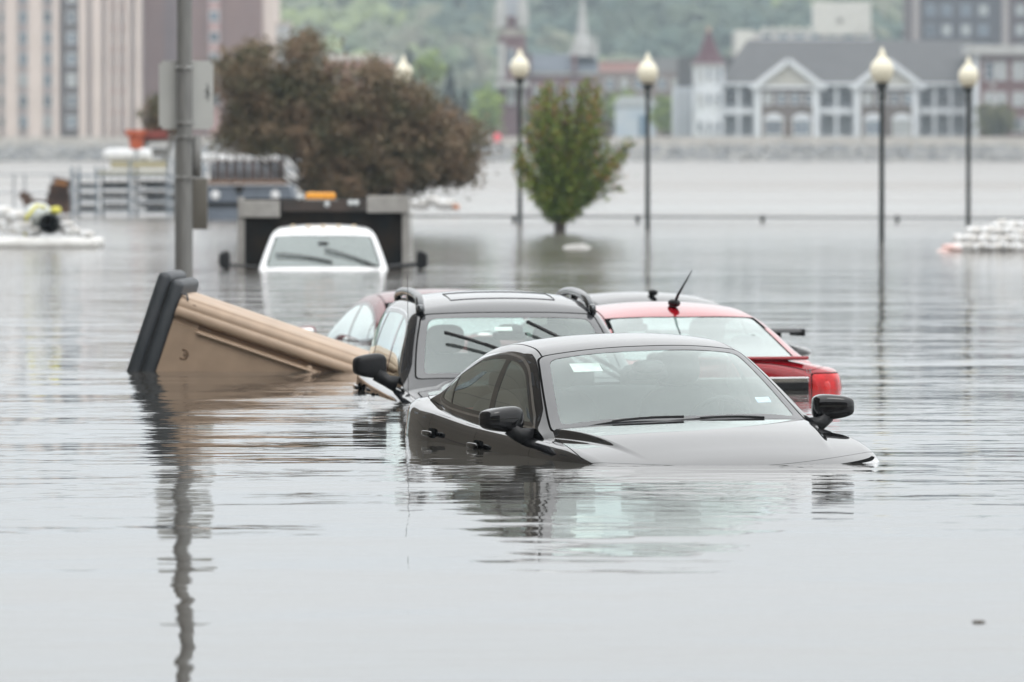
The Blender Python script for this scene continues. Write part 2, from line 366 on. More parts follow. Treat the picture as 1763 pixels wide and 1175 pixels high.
    for dxa, dxb, nm_ in p['doors']:
        for sgn in (-1, 1):
            fd = lambda s, g=0: np.where((s.t < 1.02) & (s.y*sgn > 0), smax(smax(s.x-dxb, dxa-s.x, .05), .34-s.z, .08)+g, .5)
            d_, Lo = Lo.take(fd); e_, Lo = Lo.take(lambda s: fd(s, -.005))
            do = emit('door', [d_, e_], [paint, SEAM], root)
            hxp = dxa+.12; zz = float(belt0(hxp))-p.get('hz', .11); yy = float(yS(hxp))-.013
            b = MB(); b.blob((hxp, sgn*(yy+.022), zz), (.20, .028, .034), .6, n=10); b.blob((hxp-.02, sgn*(yy-.01), zz), (.10, .03, .06), .8, 1, n=8)
            b.build('door_handle', [p.get('handle', paint), SEAM], do, True)
    for nm_, fn, mt in p.get('lights', []):
        for sgn in (-1, 1):
            a_, Lo = Lo.take(lambda s: np.where(s.y*sgn > 0, fn(s), .5)); e_, Lo = Lo.take(lambda s: np.where(s.y*sgn > 0, fn(s)-.008, .5))
            emit(nm_, [a_, e_], [mt, SEAM], root)
    emit('body', [Lo], [paint], root)
    # --- mirrors
    for sgn in (-1, 1):
        mx_, my_, mz_, md = p['mirror']
        rt = Matrix.Rotation(R(-12*sgn), 3, 'Z')
        b = MB(); b.blob((mx_, sgn*my_, mz_), md, .5, 0, rt, 20, e2=.6); b.V = [(v[0], v[1], mz_+(v[2]-mz_)*(1-.28*sstep((sgn*v[1]-my_)/md[1]+.35))+.012*(sgn*v[1]-my_)) for v in b.V]
        if p.get('stalk', True):
            y_in = float(yb(mx_))+.0
            b.tube([(mx_+.02, sgn*(my_-md[1]*.22), mz_-md[2]*.30), (mx_+.03, sgn*(y_in+.09), mz_-md[2]*.58), (mx_+.04, sgn*(y_in+.02), mz_-md[2]*.72)], [.055, .042, .06], 10, 1)
        o = b.build('wing_mirror', [p.get('mirmat', paint), BLACKPL], root, True)
        g = MB(); g.blob((mx_-md[0]*.42, sgn*my_, mz_), (md[0]*.3, md[1]*.8, md[2]*.74), .6, 0, rt, 10); g.build('mirror_glass', mat('mirror_silver', (.7, .7, .7), .04, 1), o, True)
    # --- interior
    if p.get('interior', True):
        zf = float(belt0(0))
        for sx_, sy_ in ((.0, -.37), (.0, .37)):
            b = MB(); ry = rotm('Y', -14)
            b.blob((sx_-.25, sy_, zf-.16), (.17, .50, .68), .55, 0, ry, 14); b.blob((sx_-.36, sy_, zf+.28), (.12, .27, .20), .65, 0, ry, 12)
            b.blob((sx_+.05, sy_, zf-.46), (.52, .50, .18), .5, 0, None, 12)
            b.tube([(sx_-.33, sy_-.05, zf+.12), (sx_-.36, sy_-.05, zf+.26)], .008, 6); b.tube([(sx_-.33, sy_+.05, zf+.12), (sx_-.36, sy_+.05, zf+.26)], .008, 6)
            b.build('front_seat', SEATM, root, True)
        b = MB(); b.blob((-1.12, 0, zf-.1), (.18, 1.28, .52), .4, 0, rotm('Y', -18), 14)
        for yy in (-.4, 0, .4): b.blob((-1.2, yy, zf+.2), (.10, .24, .15), .65, 0, None, 10)
        b.build('rear_seat', SEATM, root, True)
        cz = float(zc(cowl)) 
        b = MB(); b.blob((cowl-.33, 0, cz-.20), (.66, 1.42, .26), .45, 0, None, 16); b.blob((cowl-.42, .37, cz-.055), (.25, .42, .08), .7, 0, None, 12)
        b.build('dashboard', DASHM, root, True)
        b = MB(); rt = rotm('Y', -68); n_ = 32; ring = [Vector((cowl-.62, .37, cz-.07))+rt @ Vector((.185*math.cos(2*math.pi*i/n_), .185*math.sin(2*math.pi*i/n_), 0)) for i in range(n_+1)]
        b.tube(ring, .015, 8, 0, False); b.blob((cowl-.61, .37, cz-.08), (.06, .14, .12), .8, n=8)
        b.tube([ring[0], ring[16]], .014, 6); b.tube([ring[8], (cowl-.61, .37, cz-.08)], .014, 6); b.build('steering_wheel', BLACKPL, root, True)
        zt = float(zc(hdr)); b = MB(); b.blob((hdr+.05, 0, zt-.155), (.035, .24, .062), .5, n=10)
        b.blob((hdr+.08, 0, zt-.115), (.16, .17, .08), .6, n=10); b.build('rear_view_mirror', BLACKPL, root, True)
    # --- wipers
    for (ax, ay, bx, by, lift) in p.get('wipers', []):
        b = MB(); pts = []
        for i in range(9):
            q = i/8; xx = ax+(bx-ax)*q; yy = ay+(by-ay)*q
            zu = float(zr(xx))+(float(zc(xx))-float(zr(xx)))*(1-min(1, (abs(yy)/max(.1, float(yr(xx))))**2.3)); pts.append((xx, yy, zu+.018+lift*q))
        b.tube(pts, p.get('blade', .008), 6); b.tube([(pt[0]+.002, pt[1], pt[2]+.006) for pt in pts[0:6]], [p.get('arm', .013)*q_ for q_ in (1.05, 1, .95, .8, .7, .6)], 6); b.build('wiper', RUBBER, root, True)
    return dict(yr=yr, zr=zr, zc=zc, yb=yb, zS=zS, yS=yS, zD=zD)

def flatsurf(o, pts, th=.003): pass
# ------------------------------------------------------------------ water, ground, banks
def water():
    xs = [-900, 900]; ys = [-40, 713]
    m = bpy.data.materials.new('flood_water'); m.use_nodes = True; t = m.node_tree; b = t.nodes['Principled BSDF']; n = t.nodes.new; L = t.links.new
    b.inputs['IOR'].default_value = 1.333; b.inputs['Base Color'].default_value = (.06, .055, .05, 1)
    tcn = n('ShaderNodeTexCoord'); sp = n('ShaderNodeSeparateXYZ'); L(tcn.outputs['Object'], sp.inputs[0])
    def MR(v, a, b_, c, d, smooth=False):
        k = n('ShaderNodeMapRange'); L(v, k.inputs[0]); k.inputs[1].default_value = a; k.inputs[2].default_value = b_; k.inputs[3].default_value = c; k.inputs[4].default_value = d
        if smooth: k.interpolation_type = 'SMOOTHSTEP'
        return k.outputs[0]
    def M(op, a, b_=None):
        k = n('ShaderNodeMath'); k.operation = op
        for i, v in enumerate((a, b_)):
            if v is None: continue
            if isinstance(v, (int, float)): k.inputs[i].default_value = v
            else: L(v, k.inputs[i])
        return k.outputs[0]
    def NZ(sc, det=2, stretch=(1, 1, 1), off=0, dist=0):
        mp = n('ShaderNodeMapping'); mp.inputs['Scale'].default_value = stretch; mp.inputs['Location'].default_value = (off, off*.7, 0); L(tcn.outputs['Object'], mp.inputs[0])
        k = n('ShaderNodeTexNoise'); k.inputs['Scale'].default_value = sc; k.inputs['Detail'].default_value = det; k.inputs['Distortion'].default_value = dist; L(mp.outputs[0], k.inputs['Vector']); return k.outputs['Fac']
    Yc = sp.outputs[1]; Xc = sp.outputs[0]
    # amplitude: calm close by, livelier further out, patchy everywhere
    near = MR(Yc, 25, 38, .12, 1.5, True); mid = MR(Yc, 40, 85, 0, 1.6, True); far = MR(Yc, 110, 190, 0, 2.5, True)
    patch = MR(NZ(.16, 2, (1, .5, 1), 5), .38, .62, .45, 1.35, True)
    left = MR(Xc, -3, 1.2, 1.25, .8, True)
    amp = M('MULTIPLY', M('MULTIPLY', M('ADD', M('ADD', near, mid), far), patch), left)
    h1 = M('MULTIPLY', NZ(3.2, 2.5, (.42, 1, 1)), .0048)            # short ripples
    h2 = M('MULTIPLY', NZ(6.0, 1.5, (.6, 1, 1), 3), .0011)
    h3 = M('MULTIPLY', NZ(.75, 1, (.7, 1, 1), 9), .012)
    h5 = M('MULTIPLY', M('MULTIPLY', NZ(.62, 3, (.4, 1, 1), 61, .4), .038), MR(Yc, 38, 90, 0, 1, True))
    h6 = M('MULTIPLY', NZ(1.05, 2, (.9, 1, 1), 77), MR(Yc, 20, 36, .012, .003))
    h4 = M('MULTIPLY', NZ(.36, 1, (.9, 1, 1), 19), .022)
    s = M('MULTIPLY', M('ADD', M('ADD', h1, h2), h3), amp); s = M('ADD', M('ADD', s, h4), M('ADD', h5, h6))
    bp = n('ShaderNodeBump'); bp.inputs['Strength'].default_value = 1; bp.inputs['Distance'].default_value = 1.0; L(s, bp.inputs['Height']); L(bp.outputs[0], b.inputs['Normal'])
    r1 = MR(Yc, 50, 140, .012, .14); r2 = MR(Yc, 140, 300, 0, .16); streak = MR(NZ(.06, 3, (.18, 1, 1), 31), .4, .6, -.03, .03)
    rr = M('ADD', M('ADD', r1, r2), M('MULTIPLY', streak, MR(Yc, 150, 250, 0, 1))); L(M('MAXIMUM', rr, .012), b.inputs['Roughness'])
    fb = n('ShaderNodeMix'); fb.data_type = 'RGBA'; L(MR(Yc, 55, 185, 0, 1, True), fb.inputs[0])  # base colour lightens with distance, standing in for the brighter sky reflection
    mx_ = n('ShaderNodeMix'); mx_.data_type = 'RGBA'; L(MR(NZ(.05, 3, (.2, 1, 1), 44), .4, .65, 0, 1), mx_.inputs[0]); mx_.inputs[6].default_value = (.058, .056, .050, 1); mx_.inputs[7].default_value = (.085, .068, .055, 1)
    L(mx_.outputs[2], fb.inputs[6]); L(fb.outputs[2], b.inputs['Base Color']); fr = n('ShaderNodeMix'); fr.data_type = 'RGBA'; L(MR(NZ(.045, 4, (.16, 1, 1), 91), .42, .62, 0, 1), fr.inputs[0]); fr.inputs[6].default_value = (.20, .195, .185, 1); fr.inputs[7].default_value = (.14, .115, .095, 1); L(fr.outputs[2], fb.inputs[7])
    V = [(-900, -40, 0), (900, -40, 0), (900, 713, 0), (-900, 713, 0)]
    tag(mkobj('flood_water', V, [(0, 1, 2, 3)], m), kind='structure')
water()
# ground under the flood: one sheet, rising to the near bank behind the camera and the far bank
def ground():
    V = []; Fc = []; ys = [-60, -20, -6, 6, 30, 170, 240, 600, 700, 719, 726, 760, 1000, 1300, 2500]; zs = [1.6, 1.2, .1, -.5, -1.4, -1.5, -6, -6, -3, .9, 2.0, 2.1, 2.6, 3, 3]
    xs = np.linspace(-900, 900, 25)
    for y, z in zip(ys, zs):
        for x in xs: V.append((x, y, z))
    for i in range(len(ys)-1):
        for j in range(24): a = i*25+j; Fc.append((a, a+1, a+26, a+25))
    tag(mkobj('ground', V, Fc, mat('bank_soil', (.13, .14, .08), .9, c2=(.2, .18, .13), ns=.15)), kind='structure')
ground()

# ------------------------------------------------------------------ the near black sedan
def in_front(root, px, py): pass
cam_p = dict(
    paint=PAINT_BLACK,
    yS=[(2.44, .30), (2.42, .46), (2.36, .62), (2.24, .75), (2.05, .835), (1.75, .885), (1.35, .912), (.6, .918), (-.6, .918), (-1.3, .915), (-1.8, .875), (-2.15, .80), (-2.34, .70), (-2.42, .50)],
    zS=[(2.44, .66), (2.36, .71), (2.2, .765), (2.0, .812), (1.7, .865), (1.35, .90), (.9, .918), (.3, .935), (-.5, .955), (-1.2, .99), (-1.6, 1.01), (-2.0, 1.03), (-2.3, 1.02), (-2.42, .97)],
    zD=[(2.44, .70), (2.36, .755), (2.2, .815), (1.9, .885), (1.5, .94), (1.0, .965), (.5, .98), (-1.3, 1.05), (-1.7, 1.085), (-2.1, 1.10), (-2.33, 1.095), (-2.42, 1.0)],
    belt=[(2, .95), (1.1, .945), (.3, .955), (-.5, .97), (-1.1, .99), (-1.5, 1.02), (-2, 1.06)],
    yb=[(1.25, .69), (1.05, .745), (.85, .775), (.3, .80), (-.5, .80), (-1.1, .78), (-1.5, .735), (-1.8, .69), (-2.1, .64)],
    zr=[(1.25, .84), (1.05, .90), (.85, .975), (.6, 1.105), (.35, 1.235), (.12, 1.335), (-.1, 1.378), (-.4, 1.392), (-.8, 1.365), (-1.1, 1.295), (-1.4, 1.19), (-1.7, 1.085), (-2.1, .96)],
    zc=[(1.25, .89), (1.05, 1.0), (.8, 1.135), (.5, 1.285), (.22, 1.395), (0, 1.43), (-.35, 1.447), (-.7, 1.435), (-.98, 1.395), (-1.25, 1.31), (-1.5, 1.215), (-1.8, 1.10), (-2.1, .98)],
    k=.47, rU=.075, bU=.03, cowl=1.06, hdr=.24, mid=-.2, bhdr=-1.0, bbase=-1.78, wcurve=.16, hcurve=.12, apillar=.034, sh=.05,
    dlo=(-1.46, .86, .80, 1.56), pillars=[(-.21, -.22, .050), (-1.12, -.30, .014)], rail=.045, beltup=.035,
    hoodx=2.235, hoodin=lambda x: .165-.12*np.clip(x-1, 0, .8), nt=130, nx=260, doors=[(-.22, .92, 'front'), (-1.22, -.222, 'rear')], trunkx=-1.7,
    lights=[('headlight', lambda s: np.where((s.x > 1.98), smax(s.z-(.812-.12*(s.x-1.98)), (.70-(s.x-1.8)*.0)-s.z, .02), .5), mat('headlight_lens', (.42, .43, .45), .08, .85, 1, (.16, .17, .18), 18)),
            ('tail_light', lambda s: np.where(s.x < -1.95, smax(s.z-.985, .84-s.z, .03), .5), mat('tail_lens', (.30, .008, .01), .08, 0, 1, (.5, .02, .02), 12))],
    mirror=(.68, .965, 1.03, (.17, .24, .150)), stalk=True, mirmat=mat('mirror_shell_black', (.005, .005, .006), .5, 0, 1, spec=.02),
    wipers=[(1.03, .45, 1.045, -.15, -.020), (1.045, -.02, .965, -.66, -.020)], blade=.005, arm=.005,
    disp=lambda x, y, t: np.where(t > 1.05, .044*sstep((.745-.2*(x-1.0)-np.abs(y))/.045)*sstep((x-.6)/.3)*(1-sstep((x-1.0)/1.05)), 0)
                        + np.where(t > 1.05,   .0*sstep((.30+.02*(x-1)-np.abs(y))/.10)*sstep((x-.5)/.3)*sstep((2.2-x)/.9), 0))
camry = thing('parked_car', 'glossy black sedan in front of all the others, flooded up to its bonnet', 'car', (.715, 39.5, -.807), R(-74.5), 'flooded cars in a row'); camry.rotation_euler.x = R(1.5)
ci = make_car(camry, cam_p)
b = MB(); rt = rotm('Y', 59)
b.box((.30, -.36, 1.285), (.10, .17, .003), 0, rotm('Y', 26)); b.build('paper_notice', PAPER, camry)
b = MB(); b.box((.70, .55, 1.085), (.06, .08, .003), 0, rotm('Y', 26)); b.build('sticker', mat('blue_sticker', (.3, .45, .75), .7, c2=(.6, .68, .8), ns=30), camry)

# ------------------------------------------------------------------ the dark SUV behind it
suv_p = dict(
    paint=PAINT_DARK,
    yS=[(2.28, .35), (2.24, .56), (2.12, .74), (1.9, .84), (1.6, .89), (1.2, .915), (.5, .92), (-1.3, .915), (-1.9, .86), (-2.2, .78), (-2.3, .60)],
    zS=[(2.28, .86), (2.12, .92), (1.9, .96), (1.5, 1.0), (1.0, 1.04), (.3, 1.055), (-.6, 1.075), (-1.4, 1.11), (-2.0, 1.14), (-2.3, 1.05)],
    zD=[(2.28, .90), (2.12, .985), (1.8, 1.045), (1.4, 1.09), (.95, 1.125), (.5, 1.14), (-1.9, 1.16), (-2.3, 1.10)],
    belt=[(2, 1.06), (1.0, 1.07), (.3, 1.08), (-.6, 1.10), (-1.3, 1.14), (-2.0, 1.18), (-2.4, 1.2)],
    yb=[(1.2, .71), (1.0, .76), (.8, .785), (.3, .81), (-1.0, .81), (-1.7, .77), (-2.15, .70), (-2.4, .66)],
    zr=[(1.2, .98), (1.0, 1.055), (.8, 1.15), (.6, 1.26), (.4, 1.38), (.22, 1.49), (.02, 1.575), (-.3, 1.62), (-.8, 1.635), (-1.4, 1.615), (-1.75, 1.57), (-2.0, 1.42), (-2.25, 1.18), (-2.4, 1.0)],
    zc=[(1.2, 1.01), (1.0, 1.125), (.8, 1.245), (.6, 1.36), (.4, 1.475), (.24, 1.56), (.0, 1.635), (-.4, 1.675), (-.9, 1.69), (-1.4, 1.67), (-1.8, 1.62), (-2.05, 1.45), (-2.3, 1.2), (-2.4, 1.02)],
    k=.36, rU=.08, bU=.03, cowl=.98, hdr=.24, mid=-.3, bhdr=-1.85, bbase=-2.3, wcurve=.14, hcurve=.10, apillar=.06, sh=.05,
    dlo=(-1.95, .76, .35, 1.35), pillars=[(-.20, -.12, .045), (-1.20, .10, .05)], rail=.07, beltup=.03, chromemat=CHROME,
    hoodx=2.1, hoodin=.13, doors=[(-.2, .92, 'f'), (-1.15, -.202, 'r')], mirror=(.66, 1.0, 1.215, (.15, .225, .175)), mirmat=BLACKPL, sglass=glass('clear_side_glass', (.55, .58, .55), 1.2),
    wipers=[(.93, .20, .50, -.47, .035), (.93, .80, .44, .10, .035)], blade=.013,
    disp=lambda x, y, t: np.where(t > 1.05, .022*sstep((.60-.10*(x-1.0)-np.abs(y))/.10)*sstep((x-.6)/.3)*sstep((2.1-x)/.6), 0),
    lights=[('headlight', lambda s: np.where(s.x > 1.62, smax(s.z-(.97-.10*(s.x-1.62)), .78-s.z, .03), .5), MC['headlight_lens'])])
suv = thing('parked_suv', 'dark SUV with roof rails and raised wipers, behind the black sedan', 'SUV', (-.05, 47.83, -.99), R(-83), 'flooded cars in a row')
si = make_car(suv, suv_p)
for sg in (-1, 1):
    b = MB(); pts = []
    for i in range(21):
        q = i/20; x = .10-1.65*q; a = min(1, q/.13, (1-q)/.13); y = float(si['yr'](x))-.045
        pts.append((x, sg*y, float(si['zr'](x))+.010+.040*math.sin(a*math.pi/2)))
    b.tube(pts, [.026]+[.030]*19+[.026], 10)
    for q in (.02, .5, .98): x = .10-1.65*q; b.blob((x, sg*(float(si['yr'](x))-.045), float(si['zr'](x))+.02), (.16, .05, .07), .6, n=8)
    b.build('roof_rail', mat('grey_rail', (.10, .105, .11), .25, .8, .3), suv, True)
b = MB(); b.tube([(1.25, -.80, 1.0), (1.20, -.80, 1.84)], .0018, 6); b.blob((1.25, -.80, 1.02), (.05, .05, .05), 1, n=6); b.build('whip_antenna', BLACKPL, suv)
b = MB(); zc = si['zc']
pts = [(-.12, -.36), (-.12, .36), (-.62, .36), (-.62, -.36), (-.12, -.36)]
def onroof(x, y, ii): yy = abs(y)/float(ii['yr'](x)); return float(ii['zr'](x))+(float(ii['zc'](x))-float(ii['zr'](x)))*(1-yy**2.3)
line = []
for (ax, ay), (bx, by) in zip(pts[:-1], pts[1:]):
    for i in range(10): q = i/10; xx = ax+(bx-ax)*q; yy = ay+(by-ay)*q; line.append((xx, yy, onroof(xx, yy, si)+.002))
line.append(line[0]); b.tube(line, .0022, 6, 0, False); b.build('sunroof_seal', SEAM, suv)
b = MB(); b.box((.42, -.06, 1.455), (.05, .12, .003), 0, rotm('Y', 30)); b.build('paper_notice', PAPER, suv)

# ------------------------------------------------------------------ red sedan seen from behind
sed = dict(
    yS=[(2.25, .40), (2.15, .66), (1.9, .80), (1.5, .87), (.6, .895), (-1.3, .89), (-1.8, .86), (-2.1, .84), (-2.24, .775), (-2.30, .69), (-2.32, .61)],
    zS=[(2.25, .68), (2.0, .78), (1.5, .88), (.9, .93), (.3, .945), (-.6, .96), (-1.3, .99), (-1.8, 1.01), (-2.1, 1.02), (-2.24, 1.0), (-2.32, .96)],
    zD=[(2.25, .72), (2.0, .84), (1.5, .95), (1.0, 1.01), (.5, 1.03), (-1.4, 1.05), (-1.75, 1.085), (-2.05, 1.095), (-2.26, 1.115), (-2.32, 1.06)],
    belt=[(2, .95), (1.1, .955), (.3, .965), (-.6, .98), (-1.2, 1.01), (-1.6, 1.05), (-2, 1.08)],
    yb=[(1.2, .67), (1.0, .73), (.85, .76), (.3, .78), (-.6, .78), (-1.2, .76), (-1.55, .725), (-1.8, .69), (-2.0, .66)],
    zr=[(1.2, .86), (1.0, .93), (.85, 1.0), (.6, 1.14), (.35, 1.27), (.12, 1.36), (-.1, 1.40), (-.4, 1.41), (-.75, 1.37), (-1.0, 1.30), (-1.3, 1.18), (-1.6, 1.07), (-2.0, .93)],
    zc=[(1.2, .90), (1.05, 1.0), (.8, 1.15), (.5, 1.31), (.25, 1.41), (0, 1.45), (-.35, 1.465), (-.65, 1.445), (-.85, 1.405), (-1.1, 1.31), (-1.4, 1.19), (-1.7, 1.085), (-2.0, .96)],
    k=.44, rU=.08, bU=.03, cowl=1.06, hdr=.24, mid=-.2, bhdr=-.97, bbase=-1.72, wcurve=.16, hcurve=.12, apillar=.055, cpillar=.085, bcurve=.10, sh=.05,
    dlo=(-1.42, .80, .75, 1.55), pillars=[(-.25, -.12, .035), (-1.05, -.10, .012)], rail=.06, beltup=.028, chromemat=SEAM, chrome=.006,
    hoodx=2.1, hoodin=.16, doors=[(-.24, .92, 'f'), (-1.1, -.242, 'r')], mirror=(.66, .97, 1.05, (.14, .22, .15)))
def zmask(x0, z0, z1, y0=-9, y1=9): return lambda s: np.where(s.x < x0, smax(smax(s.z-z1, z0-s.z, .02), np.maximum(np.abs(s.y)-y1, y0-np.abs(s.y)), .02), .5)
red_p = dict(sed, paint=PAINT_RED, rglass=glass('rear_glass', (.62, .70, .69), 1.5, (.5, .54, .54), .08),
    lights=[('tail_light', zmask(-1.98, .80, .995, .52), mat('red_lens', (.62, .006, .008), .12, 0, .35, (.34, .003, .004), 14, bump=.001, bs=40, spec=.3))])
red = thing('parked_car', 'bright red sedan seen from behind with a leaning roof aerial', 'car', (.965, 50.95, -.885), R(106), 'flooded cars in a row')
ri = make_car(red, red_p)
b = MB(); b.blob((-.74, 0, 1.462), (.19, .07, .06), .9, n=10); b.tube([(-.78, 0, 1.48), (-.83, .0, 1.52), (-.93, -.075, 1.70)], [.012, .010, .003], 8); b.build('roof_antenna', BLACKPL, red, True)
b = MB(); b.box((-2.33, 0, .955), (.035, .98, .042), 0, bev=.008); b.build('boot_chrome_strip', CHROME, red)
b = MB(); b.box((-2.325, 0, .91), (.03, .98, .05), 0, bev=.004); b.build('plate_recess', BLACKPL, red)
b = MB(); b.box((-2.28, 0, 1.104), (.07, 1.0, .024), 0, rotm('Y', 10), .008); b.build('boot_lip', PAINT_RED, red, R(40))
for sg in (-1, 1):
    for yy, xx in ((.62, -2.30), (.735, -2.225)):
        b = MB(); rr_ = rotm('Z', 0 if yy < .7 else 50*sg*-1); b.blob((xx+.012, sg*yy, .895), (.045, .095, .12), .9, 0, rr_, 12); b.build('lamp_bowl', mat('deep_red_lens', (.75, .015, .012), .15, 0, .6, (.5, .004, .006), 30, spec=.5), red, True)
def boottxt(root, s, loc, size, m, rot, name='badge'):
    cu = bpy.data.curves.new('badge_text', 'FONT'); cu.body = s; cu.size = size; cu.extrude = .0015; cu.align_x = 'CENTER'
    t_ = bpy.data.objects.new('t', cu); COL.objects.link(t_); dg = bpy.context.evaluated_depsgraph_get(); me = bpy.data.meshes.new_from_object(t_.evaluated_get(dg)); bpy.data.objects.remove(t_)
    me.materials.clear(); me.materials.append(m); o = bpy.data.objects.new(name, me); COL.objects.link(o); o.parent = root; o.location = loc; o.rotation_euler = rot; return o
boottxt(red, 'LS', (-2.31, -.50, 1.0), .042, mat('dull_badge', (.3, .28, .28), .4, .6), (R(84), 0, R(-90)))

blk_p = dict(sed, paint=PAINT_BLACK, interior=True, rglass=red_p['rglass'], lights=[('tail_light', zmask(-1.98, .80, .985, .56), MC['red_lens'])])
blk = thing('parked_car', 'dark sedan with a raised boot wing, furthest right behind the red sedan', 'car', (.90, 59.2, -.99), R(114), 'flooded cars in a row')
bi = make_car(blk, blk_p)
b = MB(); prof = [(-.10, 0), (-.06, .022), (.04, .028), (.12, .008), (.12, -.002), (.03, -.006), (-.06, -.008)]
n = len(prof); V = [(-2.12+q[0]*1.1, yy, 1.165+q[1]) for yy in (-.66, .66) for q in prof]
b.add(V, [tuple(range(n)), tuple(range(2*n-1, n-1, -1))]+[(i, (i+1) % n, (i+1) % n+n, i+n) for i in range(n)])
for sg in (-1, 1): b.box((-2.10, sg*.66, 1.16), (.27, .02, .06), bev=.008); b.box((-2.08, sg*.48, 1.12), (.12, .03, .09), bev=.008)
b.build('boot_wing', BLACKPL, blk)
b = MB(); b.blob((-.70, 0, 1.465), (.16, .05, .055), .9, n=8); b.build('roof_antenna', BLACKPL, blk, True)

mar_p = dict(sed, paint=PAINT_MAROON, lights=[], sglass=glass('pale_side_glass', (.5, .55, .53), 1.5), chromemat=mat('dull_chrome', (.45, .42, .43), .3, 1))
mar = thing('parked_car', 'faded maroon sedan sunk to its windows, behind the tan bin', 'car', (-.75, 61.4, -1.01), R(103), 'flooded cars in a row')
make_car(mar, mar_p)

# ------------------------------------------------------------------ white truck with headache rack
trk = thing('work_truck', 'white work truck drowned to its windscreen, amber light bar above the cab', 'truck', (X(553, 95.5), 96.6, -1.43), R(-88.5))
trk_p = dict(paint=PAINT_WHITE,
    yS=[(2.6, .7), (2.5, .85), (2.3, .95), (1.8, 1.0), (0, 1.01), (-1.2, 1.0), (-1.25, .98)],
    zS=[(2.6, 1.1), (2.3, 1.2), (1.5, 1.27), (.6, 1.30), (-1.25, 1.33)],
    zD=[(2.6, 1.2), (2.3, 1.33), (1.5, 1.41), (.9, 1.43), (-1.25, 1.45)],
    belt=[(2, 1.36), (-1.3, 1.38)], yb=[(1.15, .83), (.9, .885), (.4, .90), (-1.2, .89)],
    zr=[(1.15, 1.28), (1.0, 1.36), (.8, 1.54), (.6, 1.73), (.42, 1.87), (.25, 1.955), (-.2, 1.985), (-.9, 1.975), (-1.1, 1.93), (-1.2, 1.5)],
    zc=[(1.15, 1.33), (1.0, 1.46), (.8, 1.63), (.6, 1.80), (.45, 1.915), (.25, 2.01), (-.2, 2.045), (-.9, 2.03), (-1.1, 1.98), (-1.2, 1.55)],
    k=.36, rU=.09, bU=.02, cowl=.98, hdr=.49, blade=.016, mid=-.2, bhdr=-1.13, bbase=-1.19, wcurve=.08, hcurve=.05, apillar=.075, band=False, sh=.06, cowlw=.02,
    dlo=(-.95, .72, .05, .9), pillars=[(-.05, 0, .02)], rail=.09, beltup=.03, chromemat=SEAM, chrome=.006, hoodx=2.45, hoodin=.12, doors=[(-.3, .85, 'f')], wglass=glass('truck_glass', (.7, .8, .78), 1.6, (.5, .56, .55), .22),
    mirror=(.72, 1.36, 1.56, (.10, .16, .27)), stalk=False, mirmat=BLACKPL, wipers=[(.93, .12, .78, -.66, .03), (.93, .74, .76, .02, .03)])
make_car(trk, trk_p)
for sg in (-1, 1):
    b = MB(); b.tube([(.70, sg*.90, 1.46), (.71, sg*1.34, 1.50)], .032 if sg > 0 else .02, 8); b.build('mirror_arm', BLACKPL, trk)
for yy in (-.42, -.21, 0, .21, .42): b = MB(); b.blob((.30, yy, 2.025), (.12, .06, .035), .8, n=6); b.build('roof_marker_light', mat('marker_lens', (.70, .55, .35), .3), trk, True)
BH = -1.35
GR = mat('grey_steel_rack', (.33, .32, .30), .6, .2, c2=(.26, .25, .235), ns=6); DK = mat('dark_rack_panel', (.008, .009, .010), .8, c2=(.02, .015, .011), ns=3, spec=.1)
b = MB(); b.box((BH, 0, 1.72), (.06, 2.26, 1.35), 0); b.build('rack_panel', DK, trk)
b = MB(); b.box((BH+.06, .04, 2.29), (.10, 1.25, .17), 0, bev=.01); b.build('rack_header', mat('dark_brown_steel', (.022, .018, .016), .6, c2=(.04, .025, .018)), trk)
for q_ in (-1.155, 1.155): b = MB(); b.box((BH+.05, q_, 1.71), (.09, .10, 1.4), 0, bev=.01); b.build('rack_post', GR, trk)
for q_, z_ in ((-.90, 2.245), (.90, 2.31)): b = MB(); b.box((BH+.09, q_, z_), (.10, .58, .24), 0, bev=.01); b.build('rack_corner_panel', GR, trk)
b = MB()
for i in range(26): b.box((BH+.02, 1.235, 1.2+i*.046), (.16, .045, .026), 0)
b.build('rack_ladder', mat('ladder_alloy', (.55, .55, .53), .5), trk)
b = MB(); b.box((BH+.02, -.04, 2.425), (.16, .42, .10), 0, bev=.03); b.build('light_bar', mat('amber_lens', (.75, .33, .02), .3, c2=(.62, .24, .015), ns=12), trk)
b = MB(); b.box((BH+.02, -.04, 2.37), (.18, .5, .02), 0); b.build('light_bar_mount', GR, trk)
for yy, zz in ((-.34, 2.41), (.05, 2.31), (.38, 2.33), (.46, 2.33)): b = MB(); b.blob((BH+.13, yy, zz), (.06, .085, .085), .9, n=8); b.build('work_lamp', mat('lamp_glass', (.5, .52, .52), .2), trk, True)

# ------------------------------------------------------------------ tan plastic bin, tipped over
D = 52.8; bin_ = thing('plastic_bin', 'huge tan plastic bin with a dark grey lid, tipped on its side in the water', 'bin', (X(268, D), D, 0))
bin_.rotation_euler = (0, R(18.6), R(-4))
TAN = mat('tan_plastic', (.43, .315, .225), .5, c2=(.36, .265, .19), ns=5, bump=.0006, bs=150); LID = mat('dark_grey_plastic', (.030, .036, .042), .55, c2=(.045, .05, .056), ns=5, bump=.0008, bs=80)
